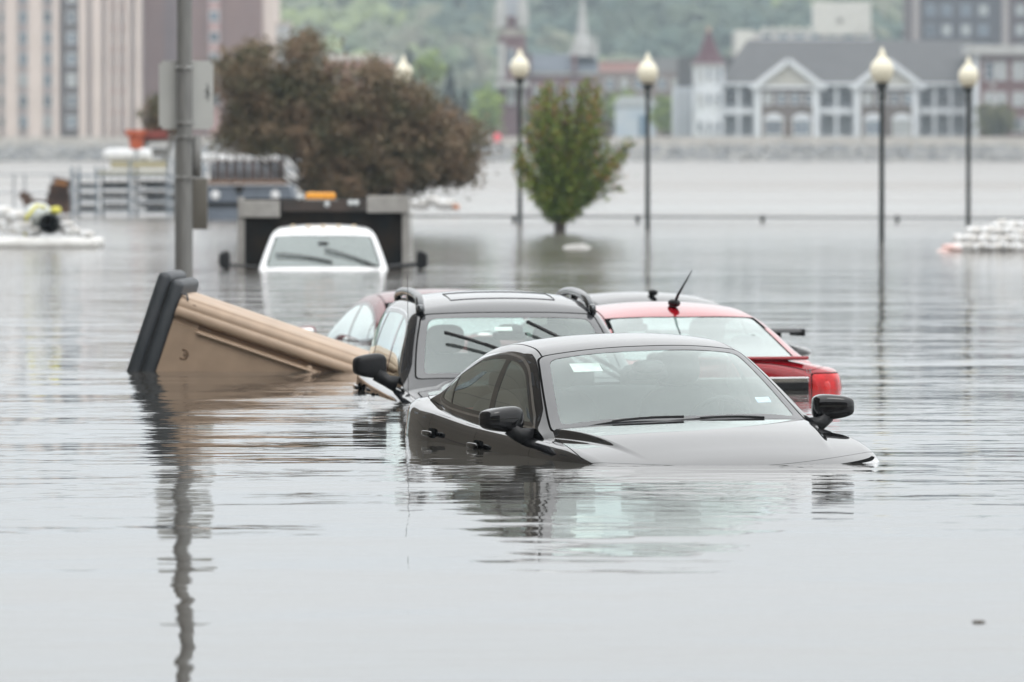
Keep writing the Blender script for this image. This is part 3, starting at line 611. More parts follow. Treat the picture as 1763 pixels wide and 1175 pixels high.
# local frame: x along the long edge (down to the right), z square to it, top front edge of the body at z = zt
zt = .62; Lb = 2.6
b = MB(); pf = [(0, -1.15), (0, -.235), (-.004, -.222), (.016, -.216), (.016, -.182), (-.020, -.172), (-.034, -.152), (-.034, -.125), (-.026, -.102), (-.014, -.094), (-.012, -.082), (-.014, -.072), (-.004, -.050), (.008, -.034), (.018, -.032), (.024, -.024), (.030, -.012), (.07, 0), (.22, .004), (.26, -.006), (.32, -.006), (.35, .004), (.7, .004), (.83, 0), (.98, -.01), (1.05, -.05), (1.07, -.12), (1.07, -1.15)]
nn = len(pf); V = [(xx, q_[0]*s_ + (1-s_)*.5, q_[1]*s_ - (1-s_)*.5 + zt) for xx, s_ in ((.0, .985), (.02, 1), (Lb, 1), (Lb+.02, .985)) for q_ in pf]
Fc_ = [(i+k*nn, (i+1) % nn+k*nn, (i+1) % nn+(k+1)*nn, i+(k+1)*nn) for k in range(3) for i in range(nn)]+[tuple(range(nn)), tuple(range(4*nn-1, 3*nn-1, -1))]
b.add(V, Fc_)
b.build('bin_body', TAN, bin_, R(40))
b = MB(); b.box((1.40, -.006, zt-.238), (2.4, .05, .022), 0, bev=.008); b.build('side_rib', TAN, bin_, R(40))
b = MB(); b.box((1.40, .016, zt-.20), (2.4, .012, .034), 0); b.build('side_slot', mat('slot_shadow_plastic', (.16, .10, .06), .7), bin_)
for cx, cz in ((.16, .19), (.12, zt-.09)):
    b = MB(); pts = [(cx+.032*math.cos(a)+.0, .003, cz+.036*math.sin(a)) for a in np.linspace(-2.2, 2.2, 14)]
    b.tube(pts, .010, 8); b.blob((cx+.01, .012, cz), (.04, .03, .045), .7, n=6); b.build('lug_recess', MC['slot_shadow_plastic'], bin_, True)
b = MB(); b.blob((1.1, -.004, zt-.23), (.05, .04, .06), .8, n=8); b.build('slot_peg', TAN, bin_, True)
b = MB(); b.box((-.055, .53, zt-.49), (.105, 1.08, 1.16), 0, bev=.045); b.build('lid', LID, bin_, R(40))
b = MB(); b.box((-.165, .53, zt-.46), (.105, 1.06, 1.15), 0, bev=.045); b.build('lid', LID, bin_, R(40))
b = MB(); b.box((-.11, .53, zt-.47), (.02, 1.02, 1.06), 0); b.build('lid_seam', mat('dark_gap_plastic', (.01, .011, .012), .8), bin_)
b = MB(); b.tube([(-.02, .02, zt+.0), (.04, .02, zt+.005), (.06, .0, zt-.03)], .008, 6); b.build('strap', LID, bin_)

# ------------------------------------------------------------------ street light pole with the back of a sign
D = 79.0; pole = thing('street_light', 'tall grey steel pole carrying a blank sign back and a cabinet', 'pole', (X(318, D), D, 0))
STEEL = mat('galvanised_pole', (.21, .21, .20), .6, 0, c2=(.16, .16, .155), ns=3, stretch=(8, 8, 1)); 
b = MB(); b.lathe((0, 0, -1.4), [(.095, 0), (.09, 3), (.085, 6.5), (.07, 9.0), (.0, 9.02)], 24); b.build('post', STEEL, pole, R(40))
b = MB(); b.tube([(0, 0, 7.4), (-.8, -.4, 7.75), (-1.8, -.9, 7.8)], [.05, .04, .035], 10); b.build('lamp_arm', STEEL, pole, True)
b = MB(); b.blob((-2.0, -1.0, 7.78), (.7, .3, .16), .7, n=10); b.build('lamp_head', STEEL, pole, True)
CLM = mat('clamp_steel', (.35, .35, .34), .4, .6)
for py in (117, 212, 236, 306): b = MB(); b.lathe((0, 0, Z(py, D)-.018), [(.097, 0), (.105, .006), (.105, .03), (.097, .036)], 24); b.box((.075 if py > 220 else 0, -.095, Z(py, D)), (.035, .03, .055)); b.build('clamp_band', CLM, pole)
sw = (367-273)/F*D; sh_ = Z(105, D)-Z(223, D); cx = X(320, D)-X(318, D); cz = (Z(105, D)+Z(223, D))/2
bm = bmesh.new(); bmesh.ops.create_cube(bm, size=1); bmesh.ops.scale(bm, vec=(sw, .012, sh_), verts=bm.verts)
bmesh.ops.bevel(bm, geom=[e for e in bm.edges if abs((e.verts[0].co-e.verts[1].co).y) > .005], offset=.035, segments=5, affect='EDGES'); me = bpy.data.meshes.new('sign_back'); bm.to_mesh(me); bm.free()
me.materials.append(mat('sign_aluminium', (.52, .53, .51), .5, .15, c2=(.47, .48, .465), ns=2)); me.transform(Matrix.Translation((cx, .115, cz))); o = bpy.data.objects.new('sign_back', me); COL.objects.link(o); o.parent = pole
b = MB()
for i, (a, l) in enumerate(((.16, .09), (.10, .11), (.04, .07))):
    for k in range(4): b.box((X(353, D)-X(318, D)+.012*((i+k) % 2)+.02, .1075, cz+.02-k*.038+.10-.16*i*.2), (.03+.012*((i*3+k) % 3), .001, .018))
b.build('sign_stamp', mat('stamp_ink', (.30, .31, .31), .8), pole)
for px, py0, py1, r in ((306, 234, 508, .035), (338, 234, 306, .055)):
    b = MB(); b.tube([(X(px, D)-X(318, D), .06, max(-1.2, Z(py1, D))), (X(px, D)-X(318, D), .06, Z(py0, D))], r, 12); b.build('conduit', STEEL, pole, True)
b = MB(); b.box((X(344, D)-X(318, D), .08, (Z(307, D)+Z(395, D))/2), (.17, .14, Z(307, D)-Z(395, D)), bev=.012); b.build('cabinet', mat('brown_grey_cabinet', (.13, .12, .10), .6), pole, R(40))
# ------------------------------------------------------------------ acorn lamp posts
IRON = mat('dark_green_iron', (.018, .024, .024), .45, .3, c2=(.03, .035, .034), ns=12); GLOBE = mat('cream_globe', (.70, .66, .53), .4, c2=(.64, .60, .47), ns=4)
def make_lamp():
    t = thing('street_lamp', 'x', 'street lamp')
    b = MB(); b.lathe((0, 0, -1.5), [(.19, 0), (.19, .3), (.15, .35), (.14, .9), (.065, 1.05), (.052, 1.4), (.052, 1.5), (.048, 2.9), (.042, 4.15), (.075, 4.2), (.05, 4.25), (.05, 4.30), (.09, 4.36), (.12, 4.44), (.0, 4.45)], 16); b.build('post', IRON, t, R(40))
    b = MB(); b.lathe((0, 0, 2.95), [(.0, .0), (.125, .0), (.165, .06), (.205, .15), (.212, .24), (.19, .33), (.135, .40), (.085, .45), (.06, .49), (.062, .53), (.035, .57), (.015, .62), (.0, .65)], 20); b.build('globe', GLOBE, t, True)
    return t
l0 = make_lamp(); mat_l = [(895, 150, 118, 'acorn-globe lamp post rising directly behind the left side of the small bush'), (1115, 141, 127, 'acorn-globe lamp post right of the small bush, left of the turret house'),
    (1518, 124, 123, 'largest acorn-globe lamp post, in front of the second gable'), (1667, 146, 133, 'rightmost acorn-globe lamp post, by the red brick building'), (695, 160, 128, 'acorn-globe lamp post mostly hidden behind the wide brown tree')]
for i, (px, D, py, lab) in enumerate(mat_l):
    o = l0 if i == 0 else copy_tree(l0); zg = Z(py, D); k = 1.0
    o.location = (X(px, D), D, zg-3.15); tag(o, lab, 'street lamp', 'acorn lamp posts along the river walk')

# ------------------------------------------------------------------ river walk railing, cable just above the water
D = 152; rl = thing('railing', 'thin dark river walk handrail barely above the water', 'railing', (0, D, 0))
zc_ = Z(374, D); b = MB(); b.tube([(X(620, D), D, zc_+.02), (X(1200, D), D, zc_), (X(1900, D), D, zc_-.03)], .022, 6)
b.build('rail', IRON, rl, False, True)
for px in (700, 885, 1098, 1313, 1545, 1790):
    b = MB(); b.tube([(X(px, D), D+.05, -1.5), (X(px, D), D+.05, zc_-.02)], .035, 8); b.blob((X(px, D), D+.05, zc_-.02), (.12, .12, .13), 1, n=8); b.build('rail_post', IRON, rl, False, True)
D = 175; rl = thing('railing', 'pale pipe fence at the far left edge beyond the dark timber heap', 'railing', (X(60, D), D, 0)); b = MB()
PIPE = mat('pale_pipe', (.35, .37, .39), .5, .4)
for py in (300, 332): b.tube([(X(-60, D), D, Z(py, D)), (X(175, D), D, Z(py+1, D))], .022, 6)
b.build('rail', PIPE, rl, False, True)
for px in (-10, 24, 43, 90, 130): b = MB(); b.tube([(X(px, D), D, -1), (X(px, D), D, Z(299, D))], .03, 6); b.build('rail_post', PIPE, rl, False, True)

# ------------------------------------------------------------------ trees
BARK = mat('grey_brown_bark', (.06, .048, .038), .9, c2=(.035, .03, .025), ns=20, bump=.01, bs=30)
def leafquads(P, sz, asp=.6, up=.3):
    n = len(P); a = rng.normal(size=(n, 3)); a /= np.linalg.norm(a, axis=1)[:, None]; b = rng.normal(size=(n, 3)); b[:, 2] += up; b = np.cross(a, b); b /= np.linalg.norm(b, axis=1)[:, None]
    s = sz*(.6+.8*rng.random(n))[:, None]; a *= s; b *= s*asp; V = np.stack([P-a, P-b*.9, P+a, P+b*.9], 1).reshape(-1, 3); i = np.arange(n)*4
    return V, np.stack([i, i+1, i+2, i+3], 1)
def crown(name, P, sz, m, root, asp=.6): V, Fc = leafquads(np.asarray(P), sz, asp); return mkobj(name, V, Fc, m, root, False, world=True)
def clumps(blobs, ncl, nlf, rad, shell=.55):
    """leaf points in clumps spread through ellipsoids: (cx,cy,cz,rx,ry,rz,weight)"""
    w_ = np.array([q[6] for q in blobs], float); w_ /= w_.sum(); out = []; cen = []
    for q, ww in zip(blobs, w_):
        k = max(1, int(ncl*ww)); d = rng.normal(size=(k, 3)); d /= np.linalg.norm(d, axis=1)[:, None]; r = (shell+(1-shell)*rng.random(k))[:, None]*(.82+.32*rng.random(k))[:, None]
        c = np.array(q[:3])+d*r*np.array(q[3:6]); cen.append(c)
        for cc in c:
            m = int(nlf*(.5+rng.random())); rr = rad*(.6+.9*rng.random()); out.append(cc+rng.normal(size=(m, 3))*rr*np.array([1, 1, .75]))
    return np.vstack(out), np.vstack(cen)
def limbs(b, base, cen, r0, n, fork=.35):
    for c in cen[rng.choice(len(cen), min(n, len(cen)), replace=False)]:
        c = Vector(c); s = Vector(base)+Vector((0, 0, fork*max(.1, c.z-base[2])*random.uniform(.2, 1))); m = s.lerp(c, .5)+Vector((random.uniform(-.1, .1), 0, -.05*(c-s).length))
        b.tube([s, m, c], [r0, r0*.55, r0*.2], 5)
# wide purple-brown crab apple
D = 141; q = lambda px, py, rx, rz, w_, dy=0: (X(px, D), D+dy, Z(py, D), rx/F*D, 1.3, rz/F*D, w_)
bl = [q(450, 155, 85, 60, 3), q(520, 142, 62, 44, 1.8), q(432, 98, 28, 30, .7), q(520, 86, 30, 28, .8), q(650, 130, 24, 24, .4), q(805, 235, 22, 30, .4), q(600, 180, 100, 70, 3), q(700, 190, 85, 62, 3), q(735, 250, 75, 62, 3), q(640, 260, 100, 62, 4), q(540, 250, 100, 65, 4), q(440, 235, 70, 58, 3), q(590, 310, 60, 30, 1.2),
      q(415, 125, 50, 35, 1), q(760, 295, 40, 38, 1), q(525, 215, 120, 80, 4)]
P0 = None; bl += [q(600, 325, 55, 28, 1.6), q(690, 300, 60, 34, 1.6), q(790, 270, 34, 45, .8), q(560, 300, 70, 40, 1.6)]
P, cen = clumps(bl, 1100, 120, .15, .25)
spk = []
for _ in range(340):                                             # twigs that break the outline
    c = cen[rng.integers(len(cen))]; d = np.array([rng.normal()*.6, rng.normal()*.4, abs(rng.normal())*.7+.25]); d /= np.linalg.norm(d); L_ = .25+.45*rng.random()
    tt = rng.random((26, 1))**.7; spk.append(c+d*tt*L_+rng.normal(size=(26, 3))*.035)
P = np.vstack([P]+spk); P = P[P[:, 2] > .35]; qx = P[:, 0]/D*F+881.5; P = P[~((qx < 520+rng.normal(size=len(P))*8) & (P[:, 2] < Z(264, D)+.05*rng.normal(size=len(P))))]
tr = thing('broad_tree', 'wide purple-brown leafed tree standing in the flood behind the white truck', 'tree', (X(600, D), D, 0))
zz = P[:, 2]; top = rng.random(len(P)) < np.clip((zz-1.0)/2.6+.25, .15, .9)
crown('crown', P, .040, leafmat('brown_green_leaves', [(.066, .070, .038), (.10, .090, .048), (.145, .110, .066), (.18, .125, .078), (.21, .142, .092)], nw=.75, nsc=1.6), tr)
b = MB(); limbs(b, (X(600, D), D, .1), cen, .05, 70); b.tube([(X(600, D), D, -1.5), (X(600, D), D, 0.2), (X(594, D), D, .9)], [.17, .14, .10], 10); b.tube([(X(598, D), D, .1), (X(500, D), D, 1.5)], [.09, .04], 8); b.tube([(X(600, D), D, .2), (X(690, D), D, 1.3)], [.09, .04], 8)
b.build('trunk', BARK, tr, True, True)
# small V-shaped tree
D = 136; base = Vector((X(964, D), D, 0)); tr = thing('small_tree', 'small upright green tree with reddish tips and a V shape, standing in the flood', 'tree', base)
b = MB(); b.tube([base+Vector((0, 0, -1.5)), base+Vector((0, 0, .12)), base+Vector((0, 0, .38))], [.13, .12, .10], 10); GP = []; RP = []
tips = [(892, 262, 1), (905, 215, 1), (915, 178, 1), (935, 150, 1.2), (955, 152, 1.1), (975, 148, 1), (1000, 150, 1), (1018, 142, 1.1), (1035, 175, 1.2), (1040, 215, 1), (1050, 250, 1), (1085, 243, 1), (1020, 200, 1), (925, 230, 1), (960, 200, 1), (985, 190, 1), (1010, 260, 1), (940, 280, 1), (1055, 285, .7), (900, 290, .8), (1000, 310, .7), (955, 250, 1.2), (985, 240, 1.2), (1072, 300, .4), (945, 138, 1), (1010, 132, 1), (1028, 150, .8), (925, 165, .8), (1065, 262, .8), (885, 250, .7), (925, 325, .7), (1005, 330, .7), (945, 345, .6), (985, 345, .6), (965, 330, .8)]
for px, py, w_ in tips:
    for rep in range(2):
        tip = Vector((X(px+random.uniform(-9, 9)*rep, D), D+random.uniform(-.8, .8), Z(py+rep*18, D))); s = base+Vector((random.uniform(-.04, .04), 0, .3))
        c1 = Vector((s.x*.55+tip.x*.45, (s.y+tip.y)/2, s.z*.58+tip.z*.42)); pts = []
        for i in range(9): t_ = i/8; pts.append((1-t_)**2*s+2*t_*(1-t_)*c1+t_*t_*tip)
        b.tube(pts, [.035*(1-.8*i/8) for i in range(9)], 5)
        for i in range(int(340*w_)):
            t_ = .04+.96*random.random()**.75; p = (1-t_)**2*s+2*t_*(1-t_)*c1+t_*t_*tip; sp = .085*(1.3-.6*t_)
            v = (p.x+random.gauss(0, sp), p.y+random.gauss(0, sp), p.z+random.gauss(0, sp*1.1)); (RP if random.random() < max(0, (t_-.62))*1.0 else GP).append(v)
GP = [v for v in GP if v[2] > .2]
crown('crown', GP, .041, leafmat('green_leaves', [(.045, .085, .016), (.085, .14, .022), (.13, .18, .028), (.17, .21, .035), (.25, .23, .045)], nw=.5, nsc=2.5), tr)
crown('crown', RP, .038, leafmat('red_tip_leaves', [(.26, .10, .035), (.20, .13, .03), (.33, .14, .09), (.15, .14, .03)]), tr, .6)
b.build('trunk', BARK, tr, True, True)

# ------------------------------------------------------------------ left middle distance: racks, tanks, barge, timber, pump raft, planter
GALV = mat('galvanised_steel', (.20, .235, .265), .55, .3, c2=(.16, .19, .22), ns=5)
D = 165; rk = thing('steel_rack', 'blue-grey galvanised rack frame standing in the water left of the pole', 'rack', (X(210, D), D, 0))
def bar(b, p0, p1, r=.03, D_=None, dy=0): b.box((X((p0[0]+p1[0])/2, D), D+dy, (Z(p0[1], D)+Z(p1[1], D))/2), (max(abs(X(p1[0], D)-X(p0[0], D)), 2*r), 2*r, max(abs(Z(p0[1], D)-Z(p1[1], D)), 2*r)))
for i, px in enumerate((124, 166, 224, 290)):
    for dy in (0, 1.6): b = MB(); bar(b, (px+dy*3, 276 if px > 200 else 288), (px+dy*3, 420), .032, dy=dy); b.build('upright', GALV, rk, False, True)
for py in (303, 325, 346, 366):
    for dy in (0, 1.6): b = MB(); bar(b, (122, py), (300, py), .018, dy=dy); b.build('rail', GALV, rk, False, True)
for px in range(136, 296, 13):
    b = MB(); bar(b, (px, 303), (px, 368), .012, dy=.8); b.build('baluster', GALV, rk, False, True)
for k, py in enumerate((312, 330, 350)):
    b = MB(); bar(b, (236, py), (284, py+9), .05, dy=.9); b.build('stacked_panel', mat('grey_board', (.17, .18, .19), .7, c2=(.08, .075, .07), ns=6), rk, False, True)
    b = MB(); bar(b, (170, py+2), (222, py+12), .05, dy=1.0); b.build('stacked_panel', MC['grey_board'], rk, False, True)
    b = MB(); bar(b, (246, py+5), (306, py+15), .05, dy=1.3); b.build('stacked_panel', MC['grey_board'], rk, False, True)
    b = MB(); bar(b, (128, py+4), (165, py+14), .05, dy=1.2); b.build('stacked_panel', MC['grey_board'], rk, False, True)
b = MB(); b.box((X(227, D), D+.8, Z(298, D)), (X(286, D)-X(168, D), 1.2, .07)); b.build('deck_board', mat('pale_yellow_deck', (.36, .35, .26), .8), rk, False, True)
b = MB(); b.box((X(236, D), D+1.2, Z(284, D)), (X(284, D)-X(188, D), .9, .17)); b.build('pallet', mat('straw_pallet', (.40, .37, .25), .9, c2=(.25, .22, .15), ns=4, stretch=(1, 1, 12)), rk, False, True)
WHT = mat('white_tank_plastic', (.75, .76, .77), .5)
for a_, c_, lab in ((178, 232, 'long white tank lying on top of the steel rack'), (238, 262, 'short white tank on the rack, below the orange pot')):
    b = MB(); D2 = D+1; w_ = (c_-a_)/F*D2; b.blob((X((a_+c_)/2, D2), D2, Z(266, D2)), (w_, .3, 20/F*D2), .6); o = b.build('water_tank', WHT, None, True); tag(o, lab, 'tank')
rp = thing('pipe_frame', 'grey pipe frame with a tall end post, in front of the wide brown tree', 'frame', (X(430, 160), 160, 0)); D = 160
b = MB(); bar(b, (533, 266), (533, 360), .06); b.build('end_post', GALV, rp, False, True)
b = MB(); bar(b, (345, 290), (533, 290), .025); bar(b, (345, 296), (533, 297), .012); b.build('rail', GALV, rp, False, True)
for px in (346, 398): b = MB(); bar(b, (px, 270), (px, 400), .03); b.build('upright', GALV, rp, False, True)
D = 158; bg_ = thing('work_barge', 'low blue-grey steel barge with a row of white-capped posts behind the pole', 'barge', (X(425, D), D, 0))
HULL = mat('blue_grey_hull', (.13, .155, .19), .5, c2=(.10, .12, .15), ns=3)
b = MB(); b.prism([(X(352, D)-X(425, D), Z(320, D)), (X(500, D)-X(425, D), Z(320, D)), (X(506, D)-X(425, D), Z(345, D)), (X(496, D)-X(425, D), -.3), (X(350, D)-X(425, D), -.3)], 0, 3.5); b.build('hull', HULL, bg_)
b = MB(); b.box((0, .02, Z(352, D)), (2.0, .12, .10)); b.build('rubbing_strake', BLACKPL, bg_)
b = MB(); b.box((-.02, .5, Z(314, D)), (1.85, 1.2, .09)); b.build('deck_edge', mat('brown_timber', (.16, .09, .05), .8), bg_)
b = MB(); v = [(X(402, D), Z(320, D)), (X(422, D), Z(320, D)), (X(412, D), Z(338, D))]; b.prism([(a-X(425, D), c) for a, c in v], -.03, .05); b.build('hull_notch', DK, bg_)
for px in (371, 474, 452): b = MB(); b.blob((X(px, D)-X(425, D), -.02, Z(336 if px != 452 else 262, D)), (.2, .06, .22), 1, n=10); b.build('hull_disc', WHT, bg_, True)
b = MB(); b.box((-.02, .9, Z(292, D)), (1.7, .1, .48)); b.build('machine_cover', mat('dark_machine', (.05, .045, .045), .7, c2=(.10, .08, .08), ns=9), bg_)
for i in range(9):
    px = 352+i*15; b = MB(); b.tube([(X(px, D)-X(425, D), .3, Z(312, D)), (X(px, D)-X(425, D), .3, Z(276, D))], .03, 6); b.build('post', GALV, bg_, True)
    b = MB(); b.blob((X(px, D)-X(425, D), .3, Z(272, D)), (.15, .14, .17+.04*(i % 2)), .8, n=8); b.build('post_cap', WHT, bg_, True)
D = 168; tb = thing('timber_heap', 'rusty dark brown heap of timbers at the left edge of the steel rack', 'timber', (X(80, D), D, 0)); TM = mat('dark_rusty_timber', (.045, .025, .02), .8, c2=(.09, .05, .03), ns=3)
for (a_, c_, e_, f_, r_) in ((84, 318, 118, 336, 3), (80, 334, 120, 352, -2), (92, 308, 122, 320, 12), (40, 344, 90, 356, 6), (34, 332, 52, 346, 30), (60, 350, 118, 362, -3), (96, 350, 120, 368, 0)):
    b = MB(); b.box((X((a_+e_)/2, D), D+random.uniform(0, .5), Z((c_+f_)/2, D)), ((e_-a_)/F*D, .5, (f_-c_)/F*D), 0, rotm('Y', r_)); b.build('beam', TM, tb, False, True)
b = MB(); b.box((X(105, D), D-.1, Z(316, D)), (.28, .2, .1), 0, rotm('Y', 10)); b.build('rusty_cap', mat('orange_rust', (.30, .13, .04), .8), tb, False, True)
# pump raft
D = 116; rf = thing('float_raft', 'flat white raft floating at the left edge, carrying the pump', 'raft', (X(70, D), D, 0)); WB = mat('white_sheet', (.72, .72, .70), .75, c2=(.58, .57, .55), ns=7, bump=.01, bs=12)
b = MB(); b.box((X(68, D), D+.9, .07), (1.95, 1.9, .16), bev=.05); b.build('deck', WB, rf, R(40), True)
b = MB(); b.box((X(72, D), D+.9, -.04), (1.75, 1.7, .12)); b.build('float', mat('grimy_float', (.25, .24, .22), .8), rf, False, True)
pm = thing('water_pump', 'white domed pump with a wide black pipe mouth on the raft', 'pump', (X(65, D), D+.6, .15))
b = MB(); b.blob((X(60, D), D+.9, Z(372, D)), (.46, .7, .44), .9, n=14); b.build('housing', mat('pale_pump_shell', (.50, .53, .52), .45), pm, True, True)
b = MB(); c = Vector((X(84, D), D+.3, Z(386, D))); r1, r2 = .175, .145; n_ = 28
for yy0, yy1, ra, rb in ((-.25, .5, r1, r1), (-.25, .5, r2, r2), (-.25, -.25, r1, r2)):
    V = [c+Vector((ra*math.cos(a), yy0, ra*math.sin(a))) for a in np.linspace(0, 2*math.pi, n_, endpoint=False)]+[c+Vector((rb*math.cos(a), yy1, rb*math.sin(a))) for a in np.linspace(0, 2*math.pi, n_, endpoint=False)]
    b.add(V, [(i, (i+1) % n_, (i+1) % n_+n_, i+n_) for i in range(n_)])
V = [c+Vector((r2*math.cos(a), .45, r2*math.sin(a))) for a in np.linspace(0, 2*math.pi, n_, endpoint=False)]; b.add(V, [tuple(range(n_))]); b.build('pipe_mouth', mat('black_rubber_pipe', (.010, .014, .013), .6), pm, R(40), True)
b = MB(); b.blob((X(92, D), D+.6, Z(363, D)), (.19, .2, .13), .8, n=10); b.build('cap', mat('yellow_plastic', (.62, .58, .08), .5), pm, True, True)
b = MB(); b.tube([(X(40, D), D+.35, .2), (X(44, D), D+.3, Z(375, D)), (X(60, D), D+.4, Z(355, D)), (X(76, D), D+.4, Z(358, D))], .03, 8); b.build('hose', MC['yellow_plastic'], pm, True, True)
def sack(name, c, d, rot, m, label, cat, group, seed):
    random.seed(seed); b = MB(); b.blob((0, 0, 0), d, .75, 0, None, 14, .10, e2=.8)
    b.V = [(v[0], v[1], v[2]*(1-.25*abs(v[0])/d[0])+.012*math.sin(31*v[0]+seed)*math.sin(23*v[1])) for v in b.V]
    o = b.build(name, m, None, True); o.location = c; o.rotation_euler = rot; return tag(o, label, cat, group)
SB = mat('white_sandbag', (.68, .69, .70), .8, c2=(.42, .40, .37), ns=6, bump=.03, bs=16); PK = mat('pink_sandbag', (.66, .42, .38), .8, c2=(.6, .5, .48), ns=6)
k = 0
for (px, py, w_, h_) in ((8, 388, 50, 26), (32, 392, 44, 24), (2, 368, 40, 26), (24, 374, 36, 22), (52, 400, 36, 16), (118, 398, 34, 16), (145, 404, 30, 12), (110, 388, 28, 12)):
    k += 1; sack('sandbag', (X(px, D), D+.45+.1*(k % 2), Z(py, D)), (w_/F*D, .42, h_/F*D), (0, random.uniform(-.2, .2), 0), SB, ['white bag heaped on the left side of the raft', 'flat white bag lying beside the pump on the raft'][px > 45], 'sandbag', 'white bags on the raft', k)
# orange pot, trough and their plants, on a grey strut stand
D = 168; st = thing('plant_stand', 'grey strut stand holding the orange pot above the steel rack', 'stand', (X(262, D), D, 0)); b = MB()
b.tube([(X(252, D), D, Z(280, D)), (X(252, D), D, Z(243, D))], .05, 6); b.tube([(X(282, D), D, Z(280, D)), (X(300, D), D, Z(235, D))], .06, 6); b.tube([(X(256, D), D+.1, Z(262, D)), (X(292, D), D+.1, Z(262, D))], .10, 6); b.tube([(X(244, D), D, Z(243, D)), (X(300, D), D, Z(240, D))], .05, 6); b.build('frame', mat('grey_strut', (.22, .22, .21), .7), st, False, True)
b = MB(); b.lathe((X(236, D), D-.1, Z(257, D)), [(0, 0), (.15, 0), (.20, .30), (.27, .34), (.28, .46), (.22, .46), (.20, .38), (0, .36)], 20); o = b.build('plant_pot', mat('orange_terracotta', (.52, .12, .05), .7, c2=(.42, .09, .04), ns=5), None, R(40)); tag(o, 'bright orange plant pot standing left of the steel pole', 'plant pot')
b = MB(); b.box((X(268, D), D, Z(232, D)), (.6, .35, .22), 0, bev=.02); o = b.build('plant_trough', mat('dark_red_trough', (.22, .045, .035), .7), None, R(40)); tag(o, 'dark red plant trough beside the orange pot', 'plant trough')
sh = thing('shrub', 'loose brown shrub growing from the dark red trough', 'shrub', (X(268, D), D, Z(226, D))); P, cen = clumps([(X(262, D), D, Z(190, D), .35, .3, .45, 2), (X(278, D), D, Z(215, D), .35, .3, .2, 1), (X(300, D), D, Z(225, D), .3, .3, .2, 1)], 60, 26, .09, .3)
crown('foliage', P, .045, leafmat('brown_green_leaves', [(.1, .1, .1)]*2), sh); b = MB(); limbs(b, (X(268, D), D, Z(230, D)), cen, .02, 20); b.build('stem', BARK, sh, True, True)
# white sandbags on the right, and a few loose things on the water
D = 112; k = 0; rows = [(428, 1648, 1775, 17), (414, 1655, 1790, 17), (401, 1680, 1790, 17), (390, 1725, 1800, 18)]
for j, (py, a_, c_, dx) in enumerate(rows):
    px = a_
    while px < c_:
        k += 1; nm_ = ['white sandbag in the bottom row of the heap at the right edge', 'white sandbag halfway up the heap at the right edge', 'white sandbag in the upper rows of the heap at the right edge', 'white sandbag on top of the heap at the right edge'][j]
        sack('sandbag', (X(px, D), D+j*.22+random.uniform(-.08, .08), Z(py, D)+random.uniform(-.01, .02)), (random.uniform(22, 32)/F*D, .36, random.uniform(15, 21)/F*D), (0, random.uniform(-.5, .5), random.uniform(-.4, .4)), SB, nm_, 'sandbag', 'white sandbags at the right edge', k*7); px += dx+random.uniform(-2, 5)
sack('sandbag', (X(1640, D), D-.1, .04), (.36, .3, .16), (0, .15, 0), PK, 'pink bag at the left foot of the white sandbag heap', 'sandbag', None, 3)
b = MB(); b.blob((X(1622, D), D-.2, .0), (.22, .2, .09), .8, n=8); tag(b.build('foam_scrap', PK, None, True), 'small pink scrap floating left of the sandbag heap', 'debris')
D = 115; b = MB(); b.prism([(X(968, D), -.03), (X(972, D), .035), (X(985, D), .06), (X(1005, D), .07), (X(1018, D), .02), (X(1010, D), -.03)], D, D+.5); tag(b.build('foam_sheet', WB), 'flat white sheet floating in front of the small V-shaped tree', 'debris')
D = 168; 
for i, (px, py, w_, h_, m_, lab) in enumerate(((722, 352, 40, 12, SB, 'white bag floating behind the wide tree, left one'), (765, 352, 44, 12, SB, 'long white bag floating right of the wide tree'), (742, 345, 30, 10, SB, 'small white bag heaped between two others beyond the truck'), (785, 357, 14, 6, mat('orange_scrap', (.6, .25, .12), .7), 'tiny orange scrap floating right of the wide tree'))):
    sack('sandbag' if i < 3 else 'float_scrap', (X(px, D), D, max(.02, Z(py, D))), (w_/F*D, .4, h_/F*D*1.4), (0, .05, 0), m_, lab, 'sandbag' if i < 3 else 'debris', None, i)
for px, py, s_, lab in ((1685, 1073, .045, 'dark leaf floating alone on the calm water at lower right'), (600, 527, .12, 'brown leaf floating left of the maroon sedan'), (530, 541, .09, 'small dark leaf floating above the tan bin')):
    Dw = F*HC/(py-249); b = MB(); 
    for i in range(5): a = i*1.3; b.blob((X(px, Dw)+s_*.3*math.cos(a), Dw+s_*.5*math.sin(a), .003), (s_*.6, s_*.3, .008), 1, 0, rotm('Z', i*50), 6)
    tag(b.build('floating_leaf', mat('wet_leaf', (.06, .045, .03), .6), None, True), lab, 'leaf')
# the corner of something that sticks out of the water under the SUV's mirror
# ------------------------------------------------------------------ stone building on the left bank (outside the frame, reflected in the cars)
def stone_mat():
    m = bpy.data.materials.new('stone_blocks'); m.use_nodes = True; t = m.node_tree; b_ = t.nodes['Principled BSDF']; tcn = t.nodes.new('ShaderNodeTexCoord'); mp = t.nodes.new('ShaderNodeMapping'); mp.inputs['Rotation'].default_value = (R(90), 0, R(90)); t.links.new(tcn.outputs['Object'], mp.inputs[0])
    br = t.nodes.new('ShaderNodeTexBrick'); t.links.new(mp.outputs[0], br.inputs['Vector']); br.inputs['Scale'].default_value = 1; br.inputs['Brick Width'].default_value = 1.3; br.inputs['Row Height'].default_value = .6; br.inputs['Mortar Size'].default_value = .02
    br.inputs['Color1'].default_value = (.155, .135, .11, 1); br.inputs['Color2'].default_value = (.12, .107, .088, 1); br.inputs['Mortar'].default_value = (.05, .045, .04, 1); t.links.new(br.outputs['Color'], b_.inputs['Base Color']); b_.inputs['Roughness'].default_value = .85; return m
